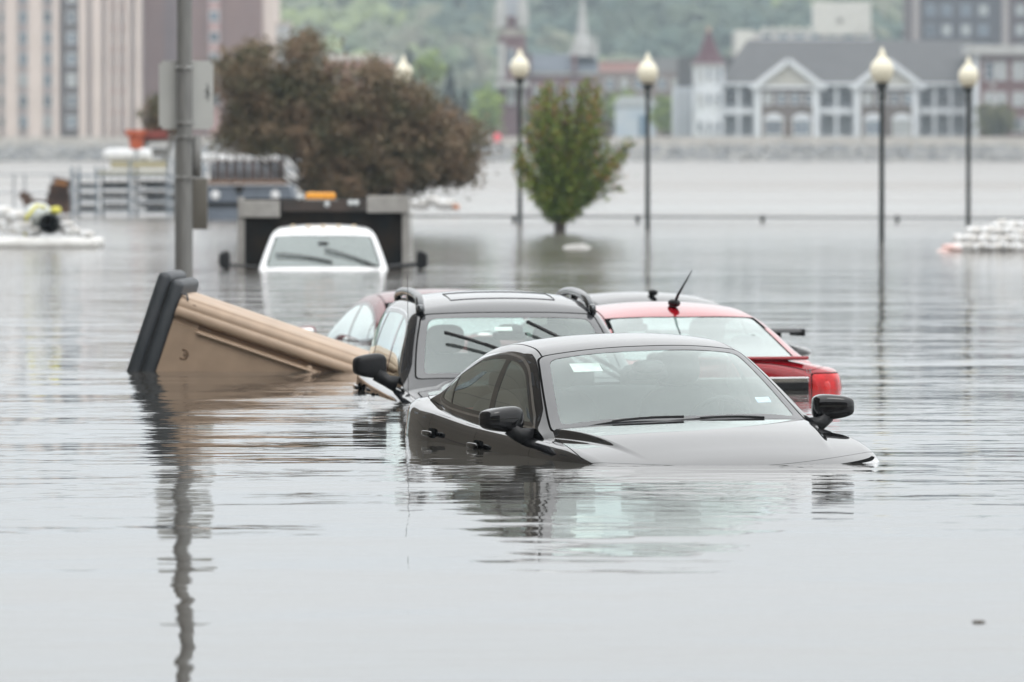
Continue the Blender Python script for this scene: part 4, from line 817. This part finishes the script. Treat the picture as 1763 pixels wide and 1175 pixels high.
wh = thing('stone_warehouse', 'long stone block warehouse on the left bank with dark windows', 'building', (-16, 40, 0)); SM = stone_mat()
b = MB(); b.box((-18, 50, 10.0), (12, 60, 23)); b.build('wall', SM, wh, False, True); b = MB(); b.box((-18, 50, 21.7), (12.6, 60.6, .5)); b.build('cornice', mat('grey_cornice', (.2, .19, .17), .8), wh, False, True)
for i in range(7):
    for j in range(4):
        b = MB(); b.box((-11.98, 25+i*8, 4.6+j*4.8), (.08, 1.6, 2.2)); b.build('window', mat('dark_pane', (.03, .035, .04), .1), wh, False, True)
# ------------------------------------------------------------------ far bank: riprap, promenade wall
def rocks():
    V = []; Fc = []; ico = bmesh.new(); bmesh.ops.create_icosphere(ico, subdivisions=1, radius=1); base = np.array([v.co[:] for v in ico.verts]); ico.verts.index_update(); f0 = [tuple(v.index for v in f.verts) for f in ico.faces]; ico.free()
    for i in range(6000):
        x = rng.uniform(-75, 75); t = rng.random(); y = 711.5+t*7.5; z = -.2+t*1.75; s = rng.uniform(.18, .42)
        v = base*(1+.25*rng.normal(size=(len(base), 1)))*s*np.array([1.2, 1, .8])+np.array([x, y, z]); b_ = len(V); V += v.tolist(); Fc += [tuple(q+b_ for q in f) for f in f0]
    o = mkobj('riprap', V, Fc, leafmat('riprap_stone', [(.20, .20, .20), (.12, .125, .13), (.30, .29, .27), (.17, .165, .16)])); tag(o, 'band of grey riprap boulders along the far waterline', 'rocks', kind='stuff')
rocks()
b = MB(); b.box((0, 721, 1.95), (170, 2.5, 1.1)); tag(b.build('promenade_wall', mat('pale_concrete', (.48, .45, .41), .8, c2=(.40, .375, .34), ns=.4)), 'long pale concrete promenade wall above the far riprap', 'wall')

# ------------------------------------------------------------------ building kit
PANE = mat('window_pane', (.16, .20, .24), .12, c2=(.10, .13, .17), ns=.6); WFR = mat('white_frame', (.68, .69, .70), .6); 
wm = {}; PANE2 = mat('window_pane_blind', (.36, .38, .38), .4, c2=(.28, .30, .31), ns=.8); PANE3 = mat('window_pane_dark', (.08, .10, .125), .1)
def window(root, cx, cz, w_, h_, y, frame=None, t=.12, bars=(1, 1)):
    pk = random.choice([PANE, PANE, PANE2, PANE3]); key = (round(w_, 2), round(h_, 2), bars, frame.name if frame else '', pk.name)
    if key not in wm:
        b = MB(); fw = max(.10, w_*.09)
        b.box((0, 0, 0), (w_, .05, h_), 1)
        for sx_ in (-1, 1): b.box((sx_*(w_/2), -.05, 0), (fw, t, h_+fw), 0); 
        for sz in (-1, 1): b.box((0, -.055, sz*h_/2), (w_-fw, t, fw), 0)
        for i in range(1, bars[0]): b.box((-w_/2+i*w_/bars[0], -.04, 0), (fw*.7, t*.7, h_-fw), 0)
        for i in range(1, bars[1]): b.box((0, -.045, -h_/2+i*h_/bars[1]), (w_-fw, t*.7, fw*.7), 0)
        o = b.build('window', [frame or WFR, pk]); wm[key] = o.data; COL.objects.unlink(o); bpy.data.objects.remove(o)
    o = bpy.data.objects.new('window', wm[key]); COL.objects.link(o); o.parent = root; o.location = (cx-root.location.x, y-root.location.y, cz-root.location.z); return o
def slab(root, name, px0, px1, py0, py1, D, depth, m, dy=0):
    b = MB(); b.box(((X(px0, D)+X(px1, D))/2, D+dy+depth/2, (Z(py0, D)+Z(py1, D))/2), (X(px1, D)-X(px0, D), depth, Z(py0, D)-Z(py1, D))); return b.build(name, m, root, False, True)
# --- pale ribbed tower block, left
D = 760; CREAM = mat('cream_concrete', (.60, .51, .47), .85, c2=(.54, .46, .42), ns=.3); TAUPE = mat('taupe_brick', (.195, .125, .115), .85, c2=(.165, .105, .10), ns=.3); SHAD = mat('painted_recess_shade', (.10, .085, .085), .8)
TOP = -45
tw = thing('tower_block', 'cream ribbed high-rise with columns of windows at the far left', 'building', (X(120, D), D, 2.1))
slab(tw, 'wall', -60, 244, TOP, 236, D, 14, mat('grey_pink_wall', (.40, .36, .35), .85, c2=(.36, .30, .30), ns=.3))
for a_, c_ in ((-8, 0), (9, 31), (50, 74), (92, 103), (137, 150), (160, 176), (184, 192), (200, 207), (216, 224), (234, 244)): slab(tw, 'rib', a_, c_, TOP, 236, D, .7, CREAM, -.7)
slab(tw, 'recess_shade', 106, 136, TOP, 236, D, .3, SHAD, -.35)  # raised dark slab; the shade of an inset is put into its colour
for r_ in range(-2, 6):
    py = 30+36*r_
    for px in (4, 41, 83, 124): window(tw, X(px, D), Z(py, D), .95, 1.3, D-(.42 if px == 124 else .08), bars=(2, 1))
for r_ in range(5, 13):
    for px in (169, 212, 196): slab(tw, 'spandrel', px-4, px+4, 30+36*(r_-7)+14, 30+36*(r_-7)+24, D, .12, mat('pink_spandrel', (.38, .26, .25), .8), -.14)
tb_ = thing('brick_tower', 'taupe brick high-rise with one striped window column behind the steel pole', 'building', (X(360, D), D+4, 2.1)); Db = D+4
slab(tb_, 'wall', 246, 452, TOP-20, 236, Db, 15, TAUPE); slab(tb_, 'recess_shade', 284, 306, TOP-20, 236, Db, .3, mat('dark_taupe', (.15, .11, .115), .85), -.15)  # darker taupe strip, the shade of an inset put into its colour
slab(tb_, 'light_corner', 452, 475, TOP-20, 236, Db, 14, CREAM, .5)
slab(tb_, 'window_bay', 360, 379, TOP-20, 236, Db, .4, mat('bay_pink', (.46, .30, .29), .8), -.4)
for r_ in range(-1, 5): window(tb_, X(369.5, Db), Z(28+36*r_, Db), 1.0, 1.15, Db-.48)
an = thing('annex_block', 'low pale grey annex beside the brick high-rise, above the tree', 'building', (X(480, D), D+8, 2.1)); slab(an, 'wall', 470, 497, 42, 236, D+8, 10, mat('pale_grey_wall', (.50, .52, .54), .8)); slab(an, 'parapet', 468, 499, 38, 42, D+8, 10.4, CREAM, -.2)
# --- peach block behind the tree
D = 800; pb = thing('peach_block', 'peach coloured block with a white parapet behind the wide tree', 'building', (X(620, D), D, 2.2)); slab(pb, 'wall', 556, 674, 106, 236, D, 12, mat('peach_render', (.52, .27, .21), .85, c2=(.46, .24, .19), ns=.3)); slab(pb, 'parapet', 554, 676, 95, 106, D, 12.6, mat('pale_render', (.56, .50, .46), .8), -.3)
for px in (580, 612, 646): window(pb, X(px, D), Z(130, D), 1.1, 1.3, D-.05)
# --- church
D = 860; ch = thing('church', 'dark brick church with pale spires and slate roof', 'church', (X(950, D), D, 2.3)); BR = mat('purple_brick', (.11, .05, .055), .85, c2=(.14, .065, .07), ns=.5); SL = mat('blue_slate', (.085, .10, .125), .7, c2=(.07, .085, .105), ns=.8); WS = mat('white_stone', (.40, .40, .39), .8)
slab(ch, 'nave_wall', 905, 1028, 128, 240, D, 10, BR); slab(ch, 'string_course', 903, 1030, 124, 130, D, 10.2, WS, -.2)
b = MB(); y0, y1 = D-.3, D+10.5; b.V = []; z0, z1 = Z(124, D), Z(92, D); b.add([(X(903, D), y0, z0), (X(1030, D), y0, z0), (X(1030, D), y1, z0), (X(903, D), y1, z0), (X(903, D), D+5, z1), (X(1030, D), D+5, z1)], [(0, 1, 5, 4), (2, 3, 4, 5), (0, 4, 3), (1, 2, 5), (0, 3, 2, 1)]); b.build('nave_roof', SL, ch, False, True)
slab(ch, 'tower_wall', 857, 905, 62, 240, D-3, 5, BR); slab(ch, 'tower_band', 859, 903, 50, 62, D-3, 5.2, mat('buff_stone', (.36, .33, .29), .8), -.1); slab(ch, 'belfry', 866, 898, 28, 50, D-2.6, 4, BR)
for px, yy in ((862, D-3.2), (900, D-3.2), (866, D+2), (896, D+2)): 
    b = MB(); r_ = .75; c_ = (X(px, D), yy, Z(48, D)); b.lathe(c_, [(r_, 0), (r_, 1.6), (.05, 6.0), (0, 6.1)], 8); b.build('pinnacle', WS, ch, False, True)
b = MB(); b.lathe((X(881, D), D-.8, Z(30, D)), [(1.5, 0), (1.3, .3), (.1, 7.5), (0, 7.6)], 8); b.build('spire', mat('pale_slate', (.33, .35, .38), .7), ch, False, True)
slab(ch, 'buttress', 858, 870, 74, 136, D-3.1, .8, WS, -.8); slab(ch, 'buttress', 893, 903, 150, 240, D-3.1, .6, WS, -.6)
slab(ch, 'porch', 852, 912, 140, 150, D-5, 2, WS); 
b = MB(); b.lathe((X(1003, D), D+3, Z(96, D)), [(1.9, 0), (1.5, .5), (.9, 2.2), (.75, 2.4), (.1, 8.0), (0, 8.1)], 8); b.build('spire', WS, ch, False, True)
for px in (990, 1018, 1026): b = MB(); b.lathe((X(px, D), D+1, Z(98, D)), [(.35, 0), (.3, 1.2), (0, 3)], 6); b.build('pinnacle', WS, ch, False, True)
for px in (925, 955, 985, 1012): window(ch, X(px, D), Z(165, D), .8, 2.6, D-.1)
for py in (100, 165): window(ch, X(880, D), Z(py, D), .8, 2.2, D-3.1)
for px in (912, 990): slab(ch, 'chimney', px-5, px+3, 94, 126, D-1, 1, BR)
# --- low brown terrace, blue-white house and a red round sign
D = 830; lb = thing('brown_terrace', 'low brown terrace with a pink band right of the church', 'building', (X(1100, D), D, 2.2)); slab(lb, 'wall', 1030, 1190, 124, 240, D, 8, mat('brown_wall', (.13, .11, .10), .85, c2=(.18, .145, .13), ns=.4)); slab(lb, 'pink_band', 1032, 1125, 106, 124, D, 8, mat('pink_band', (.42, .24, .22), .8)); slab(lb, 'cornice', 1030, 1128, 103, 106, D, 8.4, WS, -.2)
slab(lb, 'roof', 1125, 1192, 100, 124, D, 8, mat('grey_shingle_a', (.20, .20, .205), .85))
for px in (1050, 1075, 1100, 1140, 1165): window(lb, X(px, D), Z(145, D), .9, 1.2, D-.05)
D = 780; bh = thing('blue_white_house', 'small pale blue and white shed behind the second lamp', 'building', (X(1095, D), D, 2.1)); slab(bh, 'wall', 1060, 1128, 180, 240, D, 6, mat('pale_blue_wall', (.36, .43, .50), .8, c2=(.46, .50, .54), ns=.5)); b = MB(); b.prism([(X(1056, D), Z(182, D)), (X(1132, D), Z(182, D)), (X(1120, D), Z(166, D)), (X(1068, D), Z(166, D))], D-.2, D+6.2); b.build('roof', mat('pale_roof', (.42, .45, .47), .7), bh, False, True)
slab(bh, 'door', 1100, 1112, 198, 238, D, .1, mat('blue_door', (.12, .20, .28), .6), -.1)
D = 719; sg_ = thing('round_sign', 'small round red sign on the far bank left of the small tree', 'sign', (X(856, D), D, 1.5)); b = MB(); c_ = Vector((X(856, D), D-.05, Z(237, D)))
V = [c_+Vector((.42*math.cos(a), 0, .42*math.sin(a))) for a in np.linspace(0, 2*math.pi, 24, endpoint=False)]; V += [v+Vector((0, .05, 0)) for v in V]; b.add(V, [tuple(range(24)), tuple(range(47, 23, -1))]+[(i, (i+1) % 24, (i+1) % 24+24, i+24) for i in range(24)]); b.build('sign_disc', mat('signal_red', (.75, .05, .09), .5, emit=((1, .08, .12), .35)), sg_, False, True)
b = MB(); 
for dz in (-.15, 0, .15): b.box((c_.x, D-.08, c_.z+dz), (.7, .02, .05))
b.build('sign_lines', mat('pale_pink_line', (.8, .4, .42), .6), sg_, False, True); b = MB(); b.tube([(c_.x, D+.05, 1.3), (c_.x, D+.05, c_.z)], .05, 6); b.build('sign_post', GR, sg_, False, True)
# --- riverfront apartments with turret
D = 745; ap = thing('riverfront_apartments', 'grey-roofed riverside apartments with two white gables and balconies', 'building', (X(1440, D), D, 2.2))
SH = mat('grey_shingles', (.080, .079, .080), .9, c2=(.068, .067, .069), ns=.6); WT = mat('white_siding', (.62, .65, .68), .7, c2=(.56, .59, .63), ns=.4); BRN = mat('brown_brick', (.135, .108, .095), .85, c2=(.11, .09, .08), ns=.5); DKR = mat('porch_shadow', (.48, .52, .55), .8)
slab(ap, 'wall', 1240, 1675, 145, 244, D, 14, mat('blue_grey_siding', (.42, .46, .50), .75))
b = MB(); z0, z1 = Z(146, D), Z(68, D); xa_, xb_ = X(1235, D), X(1680, D); b.add([(xa_, D-2.6, z0), (xb_, D-2.6, z0), (xb_, D+16, z0), (xa_, D+16, z0), (X(1290, D), D+6.5, z1), (xb_, D+6.5, z1)], [(0, 1, 5, 4), (2, 3, 4, 5), (0, 4, 3), (1, 2, 5), (0, 3, 2, 1)]); b.build('roof', SH, ap, False, True)
b = MB(); b.box(((xa_+xb_)/2, D-2.7, z0+.02), (xb_-xa_, .3, .3)); b.build('eaves', WT, ap, False, True)
for ga, gb in ((1305, 1404), (1476, 1575)):
    gc = (ga+gb)/2; slab(ap, 'gable_wall', ga, gb, 152, 244, D-3.2, 3.2, BRN)
    for e_ in (ga, gb): slab(ap, 'corner_board', e_-5, e_+5, 152, 244, D-3.4, .5, WT)
    b = MB(); b.prism([(X(ga-6, D), Z(150, D)), (X(gb+6, D), Z(150, D)), (X(gc, D), Z(108, D))], D-3.3, D-3.1); b.build('tympanum', mat('beige_siding', (.42, .41, .37), .8), ap, False, True)
    b = MB()
    for s_ in (-1, 1):
        e_ = ga-14 if s_ < 0 else gb+14; p0 = Vector((X(e_, D), D-3.5, Z(153, D))); p1 = Vector((X(gc, D), D-3.5, Z(105, D))); d_ = (p1-p0); L_ = d_.length; an_ = math.atan2(d_.z, d_.x)
        b.box((p0+p1)/2, (L_, .5, .55), 0, Matrix.Rotation(-an_, 3, 'Y'))
    b.box((X(gc, D), D-3.45, Z(151, D)), (X(gb+12, D)-X(ga-12, D), .4, .28)); b.build('gable_trim', WT, ap, False, True)
    b = MB(); zz0, zz1 = Z(152, D), Z(106, D); xg0, xg1, xgc = X(ga-14, D), X(gb+14, D), X(gc, D); b.add([(xg0, D-3.4, zz0), (xgc, D-3.4, zz1), (xg1, D-3.4, zz0), (xg0, D+3, zz0), (xgc, D+3, zz1), (xg1, D+3, zz0)], [(0, 1, 4, 3), (1, 2, 5, 4)]); b.build('gable_roof', SH, ap, False, True)
    for i in range(4): window(ap, X(ga+15+i*23, D), Z(171, D), .85, 1.15, D-3.25, bars=(1, 2))
    for i in range(2): 
        cx_ = ga+25+i*48; window(ap, X(cx_, D), Z(220, D), 1.7, 1.7, D-3.25, bars=(2, 1)); b = MB(); n_ = 14; b.prism([(X(cx_, D)+1.05*math.cos(t), Z(208, D)+.75*math.sin(t)) for t in np.linspace(0, math.pi, n_)], D-3.4, D-3.2); b.build('arch_panel', WT, ap, False, True)
for a_, c_ in ((1240, 1303), (1406, 1474), (1577, 1668)):
    slab(ap, 'balcony', a_, c_, 186, 197, D-2.4, 2.3, WT); slab(ap, 'balcony', a_, c_, 234, 243, D-2.4, .4, WT); n_ = 3 if c_-a_ < 80 else 4
    for i in range(n_): px = a_+4+i*(c_-a_-8)/(n_-1); slab(ap, 'column', px-2.5, px+2.5, 148, 243, D-2.5, .25, WT)
    for i in range(n_-1):
        px = a_+4+(i+.5)*(c_-a_-8)/(n_-1); slab(ap, 'porch_opening', px-6, px+6, 203, 233, D-.15, .1, DKR); window(ap, X(px, D), Z(172, D), .6, 1.1, D-.2, bars=(1, 2))
tu = thing('turret', 'white octagonal turret with a tall maroon cone roof, left end of the apartments', 'turret', (X(1219, D), D-2, 2.2)); c_ = (X(1219, D), D-2, 0); rr = 27/F*D
b = MB(); b.lathe((c_[0], c_[1], 1.9), [(rr, 0), (rr, Z(112, D)-1.9)], 8); b.build('turret_wall', WT, tu, False, True)
b = MB(); b.lathe((c_[0], c_[1], Z(112, D)), [(rr*1.12, -.25), (rr*1.14, .0), (rr*1.0, .15)], 8); b.build('cornice', WS, tu, False, True)
b = MB(); b.lathe((c_[0], c_[1], Z(110, D)), [(rr*1.12, 0), (rr*.72, .85), (.16, 3.4), (0, 3.45)], 8); b.build('cone_roof', mat('maroon_shingle', (.075, .022, .032), .8, c2=(.06, .02, .028), ns=.8), tu, False, True)
b = MB(); b.blob((c_[0], c_[1], Z(52, D)), (.5, .5, .6), 1, n=8); b.build('finial', mat('tan_finial', (.45, .30, .22), .7), tu, False, True)
for py in (128, 171, 219):
    for dx in (-16, 0, 17): window(tu, X(1219+dx, D), Z(py, D), .5 if dx else .42, 1.25, D-2-rr*(.93 if dx else 1.0)-.02)
wg = thing('side_wing', 'narrow grey wing with a dark roof left of the turret', 'building', (X(1175, D), D+3, 2.2)); slab(wg, 'wall', 1160, 1200, 150, 244, D+3, 8, MC['blue_grey_siding']); slab(wg, 'roof', 1168, 1262, 98, 150, D+4, 8, SH)
for px in (1162, 1174, 1186): slab(wg, 'column', px-2, px+2, 150, 244, D+2.6, .3, WT)
# --- red brick block at the right, dark high-rise, white block on the hill
D = 735; rb = thing('red_brick_block', 'red brick block with a white cornice at the right edge', 'building', (X(1725, D), D, 2.2)); RBK = mat('red_brick', (.14, .070, .068), .85, c2=(.115, .06, .06), ns=.5)
slab(rb, 'wall', 1684, 1800, 96, 244, D, 12, RBK); slab(rb, 'cornice', 1668, 1810, 78, 95, D, 13, WS, -.8); slab(rb, 'corner_board', 1676, 1685, 96, 244, D, 1, WT, -.1)
for py in (122, 171, 216):
    for px in (1703, 1723, 1752, 1772, 1790): window(rb, X(px, D), Z(py, D), 1.0, 1.9 if py == 122 else 1.4, D-.05, bars=(1, 2))
slab(rb, 'lettering_panel', 1705, 1712, 143, 152, D, .1, WS, -.1)
D = 980; dh = thing('dark_tower', 'dark brown high-rise with pale vertical strips at the upper right', 'building', (X(1670, D), D, 2.6)); slab(dh, 'wall', 1566, 1800, -60, 236, D, 16, mat('dark_brown_brick', (.065, .043, .046), .85, c2=(.08, .055, .058), ns=.3))
for px in (1576, 1730): slab(dh, 'strip', px-6, px+6, -60, 236, D, .4, mat('pale_strip', (.30, .27, .27), .8), -.4)
slab(dh, 'glazed_bay', 1586, 1722, -60, 236, D, .2, mat('bay_dark', (.045, .043, .055), .6), -.2)
for r_ in range(-4, 3):
    for px in (1601, 1629, 1662, 1692, 1756): window(dh, X(px, D), Z(18+34*r_, D), 1.3, 1.5, D-.28, mat('dim_frame', (.25, .28, .33), .6))
D = 1010; wb = thing('white_hill_block', 'stepped white block with a tall blank box on the wooded hill', 'building', (X(1390, D), D, 2.6)); WR = mat('white_render', (.62, .61, .57), .8)
slab(wb, 'wall', 1265, 1505, 55, 236, D, 14, mat('offwhite_render', (.48, .46, .44), .8, c2=(.38, .36, .36), ns=.5)); slab(wb, 'stair_box', 1265, 1296, 52, 236, D, 6, WR, -.8); slab(wb, 'plant_room', 1402, 1499, 4, 60, D, 8, WR, -.5)
for i in range(6): px = 1316+i*15; slab(wb, 'roof_unit', px-4, px+4, 47, 56, D, 3, WR, -.3)
for i in range(7): window(wb, X(1320+i*28, D), Z(64, D), 1.6, .8, D-.1)
slab(wb, 'vent', 1441, 1450, 31, 40, D, .1, mat('vent_grey', (.25, .24, .22), .7), -.6)

# ------------------------------------------------------------------ wooded hill
def hillz(x, y):
    t = np.clip((y-1050)/650, 0, 1.4); return 3+37*sstep(np.minimum(t, 1))+5*np.sin(x*.013+1)*np.clip(t, 0, 1)+3*np.sin(x*.031+y*.01)
gx = np.linspace(-900, 900, 60); gy = np.linspace(1040, 2400, 30); V = [(x, y, float(hillz(x, y))-.5) for y in gy for x in gx]; Fc = [(j*60+i, j*60+i+1, (j+1)*60+i+1, (j+1)*60+i) for j in range(29) for i in range(59)]
tag(mkobj('hill', V, Fc, mat('hill_floor', (.06, .075, .035), .9), None, True), kind='structure')
def woods():
    ico = bmesh.new(); bmesh.ops.create_icosphere(ico, subdivisions=2, radius=1); base = np.array([v.co[:] for v in ico.verts]); ico.verts.index_update(); f0 = np.array([[v.index for v in f.verts] for f in ico.faces]); ico.free()
    V = []; T = []; MI = []; n = 0
    def tree_(x, y, z, s, mi):
        nonlocal n
        for k in range(3):
            c = np.array([x, y, z])+rng.normal(size=3)*s*.35*np.array([1, 1, .5]); v = base*(1+.22*rng.normal(size=(len(base), 1)))*s*rng.uniform(.5, .75)*np.array([1, 1, 1.05])+c
            V.append(v); T.append(f0+n); MI.extend([mi]*len(f0)); n += len(base)
    for i in range(2600):
        y = 1045+900*rng.random()**1.3; x = rng.uniform(-.11, .11)*y
        if rng.random() < .25: x = rng.uniform(-.5, .5)*y
        g = math.sin(x*.045+y*.017)+math.sin(x*.021-y*.008+2)+rng.normal()*.7; tree_(x, y, float(hillz(x, y))+3, rng.uniform(3.2, 6.5), 0 if g < -.6 else 1 if g < .7 else 2)
    m1 = mat('wood_dark', (.040, .070, .055), .95, c2=(.055, .075, .045), ns=.12); m2 = mat('wood_mid', (.085, .12, .06), .95, c2=(.13, .125, .085), ns=.12); m3 = mat('wood_spring', (.19, .23, .08), .95, c2=(.14, .17, .08), ns=.12)
    o = mkobj('woodland', np.vstack(V), np.vstack(T), [m1, m2, m3], None, False, MI); tag(o, 'hazy spring woodland covering the far hill', 'woodland', kind='stuff')
woods()
BG_ = leafmat('spring_leaves', [(.17, .25, .045), (.22, .28, .06), (.12, .20, .04)]); DG_ = leafmat('conifer_leaves', [(.022, .038, .030), (.03, .05, .038), (.018, .028, .024)]); MG_ = leafmat('mid_leaves', [(.09, .10, .035), (.13, .12, .05), (.07, .08, .03)])
def far_tree(px, py0, py1, wpx, D, m, name, lab, con=False, n=1500):
    t = thing(name, lab, 'tree', (X(px, D), D, 2.1)); zt_ = Z(py0, D); zb = max(2.2, Z(py1, D)); w_ = wpx/F*D/2; h = zt_-zb
    if con: r_ = rng.random(n)**.6; a = rng.random(n)*2*math.pi; rad = w_*r_*np.sqrt(rng.random(n))*1.1; P = np.stack([X(px, D)+rad*np.cos(a), D+rad*np.sin(a), zt_-h*r_], 1); sz = .3
    else: P, _ = clumps([(X(px, D), D, zb+h*.55, w_*.85, w_*.7, h*.42, 1)], 50, n//50, w_*.2, .3); sz = .3
    crown('crown', P, sz, m, t); b = MB(); b.tube([(X(px, D), D, 1.8), (X(px, D), D, zb+h*.5)], [.3, .12], 6); b.build('trunk', BARK, t, True, True)
far_tree(838, 148, 235, 62, 735, BG_, 'spring_tree', 'bright green tree on the far bank just right of the wide brown tree')
far_tree(742, 95, 150, 60, 790, BG_, 'spring_tree', 'bright green tree top above the wide brown tree, between dark conifers')
far_tree(704, 85, 200, 40, 800, DG_, 'conifer', 'dark conifer right of the peach block', True); far_tree(775, 108, 235, 46, 770, DG_, 'conifer', 'dark conifer behind the right end of the wide brown tree', True, 2200)
far_tree(800, 150, 238, 40, 760, DG_, 'conifer', 'shorter dark conifer next to the bright green far bank tree', True)
far_tree(1080, 150, 235, 60, 800, BG_, 'spring_tree', 'bright green tree between the small bush and the second lamp'); far_tree(1148, 160, 240, 50, 765, BG_, 'spring_tree', 'bright green tree left of the turret wing')
far_tree(1050, 160, 240, 50, 810, MG_, 'mid_green_tree', 'dull green tree behind the small V-shaped tree'); far_tree(1715, 178, 242, 72, 731, MG_, 'olive_tree', 'olive tree before the red brick block at the right edge'); far_tree(1172, 150, 240, 40, 790, MG_, 'mid_green_tree', 'dull green tree squeezed beside the turret wing')
far_tree(930, 165, 240, 60, 800, MG_, 'mid_green_tree', 'dull tree in front of the church nave')

# ------------------------------------------------------------------ unseen brick row behind the camera, added to darken car reflections
bb_ = thing('unseen_street_row', 'unseen row of dark brick shops added behind the viewpoint to darken reflections', 'building', (0, -48, 1.4))
b = MB(); b.box((0, -52, 8), (150, 8, 13.5)); b.build('wall', mat('dark_row_brick', (.11, .075, .06), .85, c2=(.08, .06, .05), ns=.3), bb_, False, True)
b = MB(); b.box((0, -51.9, 14.9), (151, 9, .6)); b.build('cornice', mat('grey_cornice', (.2, .19, .17), .8), bb_, False, True)
for i in range(16):
    for j in range(3):
        b = MB(); b.box((-60+i*8, -47.97, 4+j*3.8), (2.2 if j else 5, .1, 2.0)); b.build('window', mat('dark_pane', (.03, .035, .04), .1), bb_, False, True)
# ------------------------------------------------------------------ haze
hz = bpy.data.materials.new('haze_air'); hz.use_nodes = True; t = hz.node_tree; t.nodes.clear(); o_ = t.nodes.new('ShaderNodeOutputMaterial'); v_ = t.nodes.new('ShaderNodeVolumePrincipled')
v_.inputs['Color'].default_value = (.76, .88, .98, 1); v_.inputs['Density'].default_value = .00025; v_.inputs['Anisotropy'].default_value = .2; t.links.new(v_.outputs[0], o_.inputs['Volume'])
b = MB(); b.box((0, 1180, 45), (1900, 2560, 106)); ho = b.build('haze', hz); tag(ho, kind='stuff', label='thin pale haze over the river and far bank', cat='haze')
